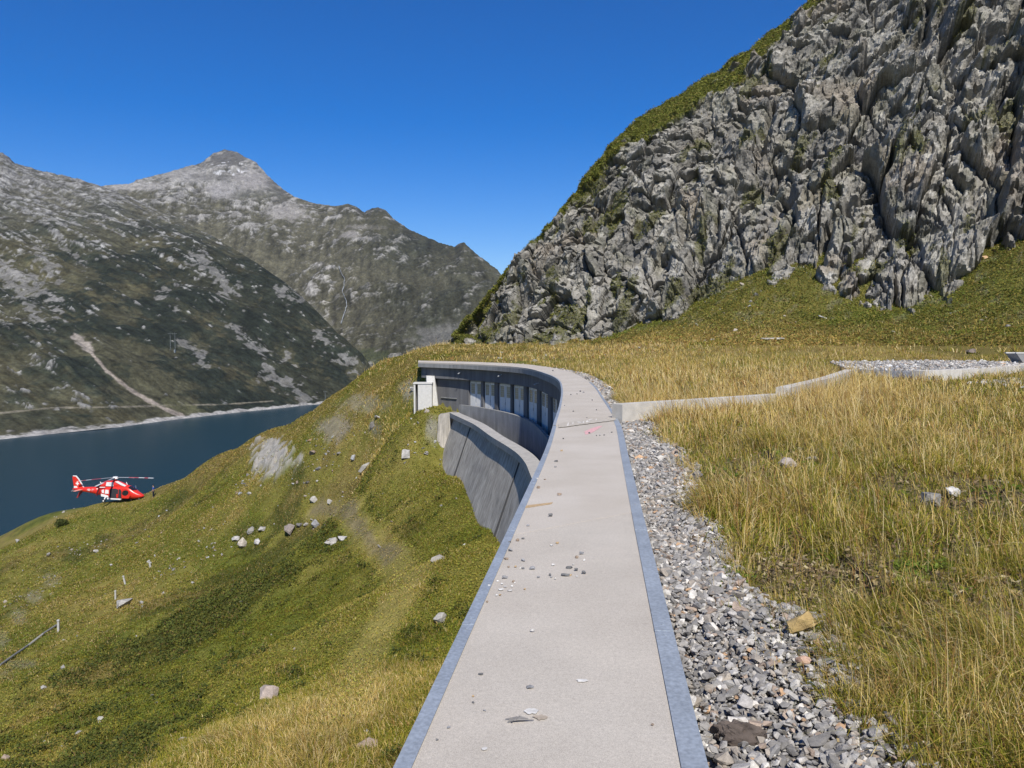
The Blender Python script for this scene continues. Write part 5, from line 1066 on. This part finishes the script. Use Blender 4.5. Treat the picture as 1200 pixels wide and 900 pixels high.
hb('white_stripe', MB().plate([(-1.7, .80), (-.55, .66), (-.62, .95), (-.9, 1.02), (-1.72, 1.16)], 'y', -.79, .05), whitep, fus)
hb('white_stripe', MB().plate([(.3, 2.96), (.62, 2.78), (1.3, 2.46), (1.85, 2.30), (1.9, 2.40), (1.3, 2.68), (.6, 3.0)], 'y', -.42, .30), whitep, cow)
# registration letters on the boom
def glyphs(text, x, z, h, y):
    m = MB(); sg = {'H': [(0, 0, 0, 1), (1, 0, 1, 1), (0, .5, 1, .5)], 'B': [(0, 0, 0, 1), (0, 1, .8, 1), (.8, 1, .8, .5), (0, .5, 1, .5), (1, .5, 1, 0), (0, 0, 1, 0)], '-': [(0, .5, 1, .5)], 'Z': [(0, 1, 1, 1), (1, 1, 0, 0), (0, 0, 1, 0)], 'R': [(0, 0, 0, 1), (0, 1, 1, 1), (1, 1, 1, .5), (0, .5, 1, .5), (.4, .5, 1, 0)]}
    for ch_ in text:
        for k, (a, b, c, d) in enumerate(sg.get(ch_, [])):
            m.tube([(x+a*h*.6, y-.004*k, z+b*h), (x+c*h*.6, y-.004*k, z+d*h)], h*.1, 4)
        x += h*.85
    return m
hb('registration', glyphs('HB-ZR', -4.15, 1.42, .27, -.37), whitep)
hb('tail_band', MB().plate([(-2.75, .82), (-2.5, .80), (-2.05, 1.98), (-2.3, 2.0)], 'y', -.50, .10), paint('dark_red_band', (.10, .012, .014), .5), fus)
hb('exhaust', MB().tube([(-2.2, -.30, 2.28), (-2.75, -.42, 2.22)], .17, 12), black); hb('antenna', MB().tube([(-2.05, 0, 2.3), (-2.4, 0, 2.75)], .06, 6), whitep)
hb('antenna', MB().tube([(1.9, 0, 2.35), (1.7, 0, 2.85)], .05, 6), whitep); hb('antenna', MB().tube([(3.0, .3, 1.9), (2.95, .3, 2.35)], .04, 6), greym)
hb('mast', MB().tube([(0, 0, 2.9), (.0, 0, 3.45)], .16, 10), red); hb('hub', MB().tube([(0, 0, 3.3), (0, 0, 3.56)], [.42, .30], 12), whitep)
blade_grey = paint('blade_grey', (.30, .30, .31), .45); bl_mats = [paint('blade_white', (.55, .55, .54), .4), paint('red_blade_band', (.42, .06, .06), .5)]
def blade(az_, droop, bands):
    rr_ = np.linspace(.35, 5.5, 11); R = Matrix.Rotation(az_, 4, 'Z'); first = None
    V = []
    def seg_(r0, r1, mat, nm, par):
        V = []
        for r_ in (r0, (r0+r1)/2, r1):
            z = 3.46+droop*r_-.004*r_*r_
            for (yy, zz_) in ((-.16, -.012), (.16, 0), (.16, .014), (-.10, .03)): V.append((r_, yy, z+zz_))
        F = [[i*4+j, i*4+(j+1) % 4, (i+1)*4+(j+1) % 4, (i+1)*4+j] for i in range(2) for j in range(4)]+[[3, 2, 1, 0], [8, 9, 10, 11]]
        b = MB(); b.add(np.array(V), np.array(F)); o = b.build(nm, mat, None, xf=R); o.parent = par; return o
    e_ = [.35]+bands+[5.5]
    main = seg_(e_[0], e_[1], blade_grey, 'rotor_blade', heli)
    for k in range(1, len(e_)-1): seg_(e_[k], e_[k+1], bl_mats[k % 2], 'blade_band', main)
blade(math.radians(8), .02, [2.0, 3.4, 4.2, 4.75]); blade(math.radians(98), -.17, [2.0, 3.4]); blade(math.radians(188), -.10, [2.0, 3.4, 4.2, 4.75]); blade(math.radians(278), -.03, [2.0, 3.4])
hb('sponson', MB().box((.35, -.82, .52), (2.1, .22, .16)), whitep); hb('sponson', MB().box((.35, .82, .52), (2.1, .22, .16)), whitep)
hb('belly_pod', MB().box((1.6, -.2, .42), (2.2, .5, .18)), black)
for (x_, y_) in ((-1.15, -1.0), (-1.15, 1.0), (3.75, 0)):
    st_ = hb('landing_gear_leg', MB().tube([(x_+(.15 if y_ else -.2), y_*.75, .8), (x_, y_, .22)], .09, 8), whitep)
    w = MB().tube([(x_, y_-.1, .22), (x_, y_+.1, .22)], .22, 16); hb('wheel', w, black, st_); hb('wheel_hub', MB().tube([(x_, y_-.115, .22), (x_, y_+.115, .22)], .11, 10), whitep, st_)
# ---------------------------------------------------------------- person beside the helicopter
def skin_body(name, verts, edges, mat, parent, sub=2):
    me = bpy.data.meshes.new(name); me.from_pydata([v[0] for v in verts], edges, []); me.materials.append(mat)
    o = bpy.data.objects.new(name, me); COL.objects.link(o); o.parent = parent
    me.skin_vertices.new() if hasattr(me.skin_vertices, 'new') and not me.skin_vertices else None
    mod = o.modifiers.new("skin", 'SKIN')
    for i, v in enumerate(verts):
        sv = me.skin_vertices[0].data[i]; sv.radius = v[1]; sv.use_root = (i == 0)
    mod.use_smooth_shade = True; s_ = o.modifiers.new("sub", 'SUBSURF'); s_.levels = sub; s_.render_levels = sub
    dg = bpy.context.evaluated_depsgraph_get(); me2 = bpy.data.meshes.new_from_object(o.evaluated_get(dg)); o.modifiers.clear(); o.data = me2; return o
pp_ = hit(180.0, 583.0, 30); per = empty('person', tuple(float(v) for v in pp_), label="person in a blue top and dark trousers standing in front of the helicopter nose", cat="person"); per.rotation_euler = (0, 0, math.radians(100))
skin = paint('skin', (.45, .28, .20), .6); blue = paint('blue_shirt', (.03, .085, .36), .8); navy = paint('dark_trousers', (.014, .017, .03), .85); hairm = paint('dark_hair', (.03, .022, .018), .8)
# local frame: +Y is forward, X to the sides
B_ = [((0, 0, .98), (.13, .10)), ((0, .0, 1.15), (.13, .10)), ((0, 0, 1.36), (.15, .105)), ((0, .0, 1.48), (.06, .06)), ((0, .015, 1.56), (.055, .06)), ((0, .025, 1.66), (.075, .095)), ((0, .02, 1.75), (.06, .08)),
      ((.20, 0, 1.40), (.055, .055)), ((.27, -.02, 1.14), (.042, .042)), ((.24, .12, .93), (.032, .032)), ((.23, .16, .85), (.03, .04)), ((-.20, 0, 1.40), (.055, .055)), ((-.27, -.02, 1.14), (.042, .042)), ((-.22, .14, .95), (.032, .032)), ((-.2, .18, .87), (.03, .04)),
      ((.10, 0, .88), (.085, .09)), ((.11, .02, .50), (.06, .065)), ((.12, -.03, .10), (.042, .045)), ((.13, .10, .04), (.045, .035)), ((-.10, 0, .88), (.085, .09)), ((-.11, .03, .50), (.06, .065)), ((-.12, .0, .10), (.042, .045)), ((-.13, .13, .04), (.045, .035))]
E_ = [(0, 1), (1, 2), (2, 3), (3, 4), (4, 5), (5, 6), (2, 7), (7, 8), (8, 9), (9, 10), (2, 11), (11, 12), (12, 13), (13, 14), (0, 15), (15, 16), (16, 17), (17, 18), (0, 19), (19, 20), (20, 21), (21, 22)]
skin_body('body', B_, E_, skin, per)
g_ = .018
S_ = [((0, 0, .96), (.15, .12)), ((0, 0, 1.15), (.15, .12)), ((0, 0, 1.37), (.165, .12)), ((0, 0, 1.46), (.085, .085)), ((.20, 0, 1.41), (.075, .075)), ((.255, -.015, 1.20), (.065, .065)), ((-.20, 0, 1.41), (.075, .075)), ((-.255, -.015, 1.20), (.065, .065))]
skin_body('shirt', S_, [(0, 1), (1, 2), (2, 3), (2, 4), (4, 5), (2, 6), (6, 7)], blue, per)
T_ = [((0, 0, 1.0), (.15, .118)), ((.10, 0, .86), (.105, .11)), ((.11, .02, .50), (.08, .085)), ((.12, -.02, .10), (.07, .075)), ((-.10, 0, .86), (.105, .11)), ((-.11, .03, .50), (.08, .085)), ((-.12, .01, .10), (.07, .075))]
skin_body('trousers', T_, [(0, 1), (1, 2), (2, 3), (0, 4), (4, 5), (5, 6)], navy, per)
skin_body('hair', [((0, -.03, 1.74), (.075, .085)), ((0, -.05, 1.66), (.078, .06)), ((0, .03, 1.79), (.06, .05))], [(0, 1), (0, 2)], hairm, per)
HAZE = 3e-5
# ---------------------------------------------------------------- the valley air
hz = bpy.data.materials.new("valley_air"); hz.use_nodes = True; N = hz.node_tree.nodes
for n_ in list(N):
    if n_.type != 'OUTPUT_MATERIAL': N.remove(n_)
pv_n = N.new("ShaderNodeVolumePrincipled"); pv_n.inputs["Color"].default_value = (.86, .92, 1, 1); pv_n.inputs["Density"].default_value = HAZE; pv_n.inputs["Anisotropy"].default_value = .2
hz.node_tree.links.new(pv_n.outputs[0], N["Material Output"].inputs["Volume"])
MB().box((-600, 2600, 450), (24000, 24000, 1110)).build('haze', hz, None, kind='stuff', label="thin bluish air over the lake and the far mountains")
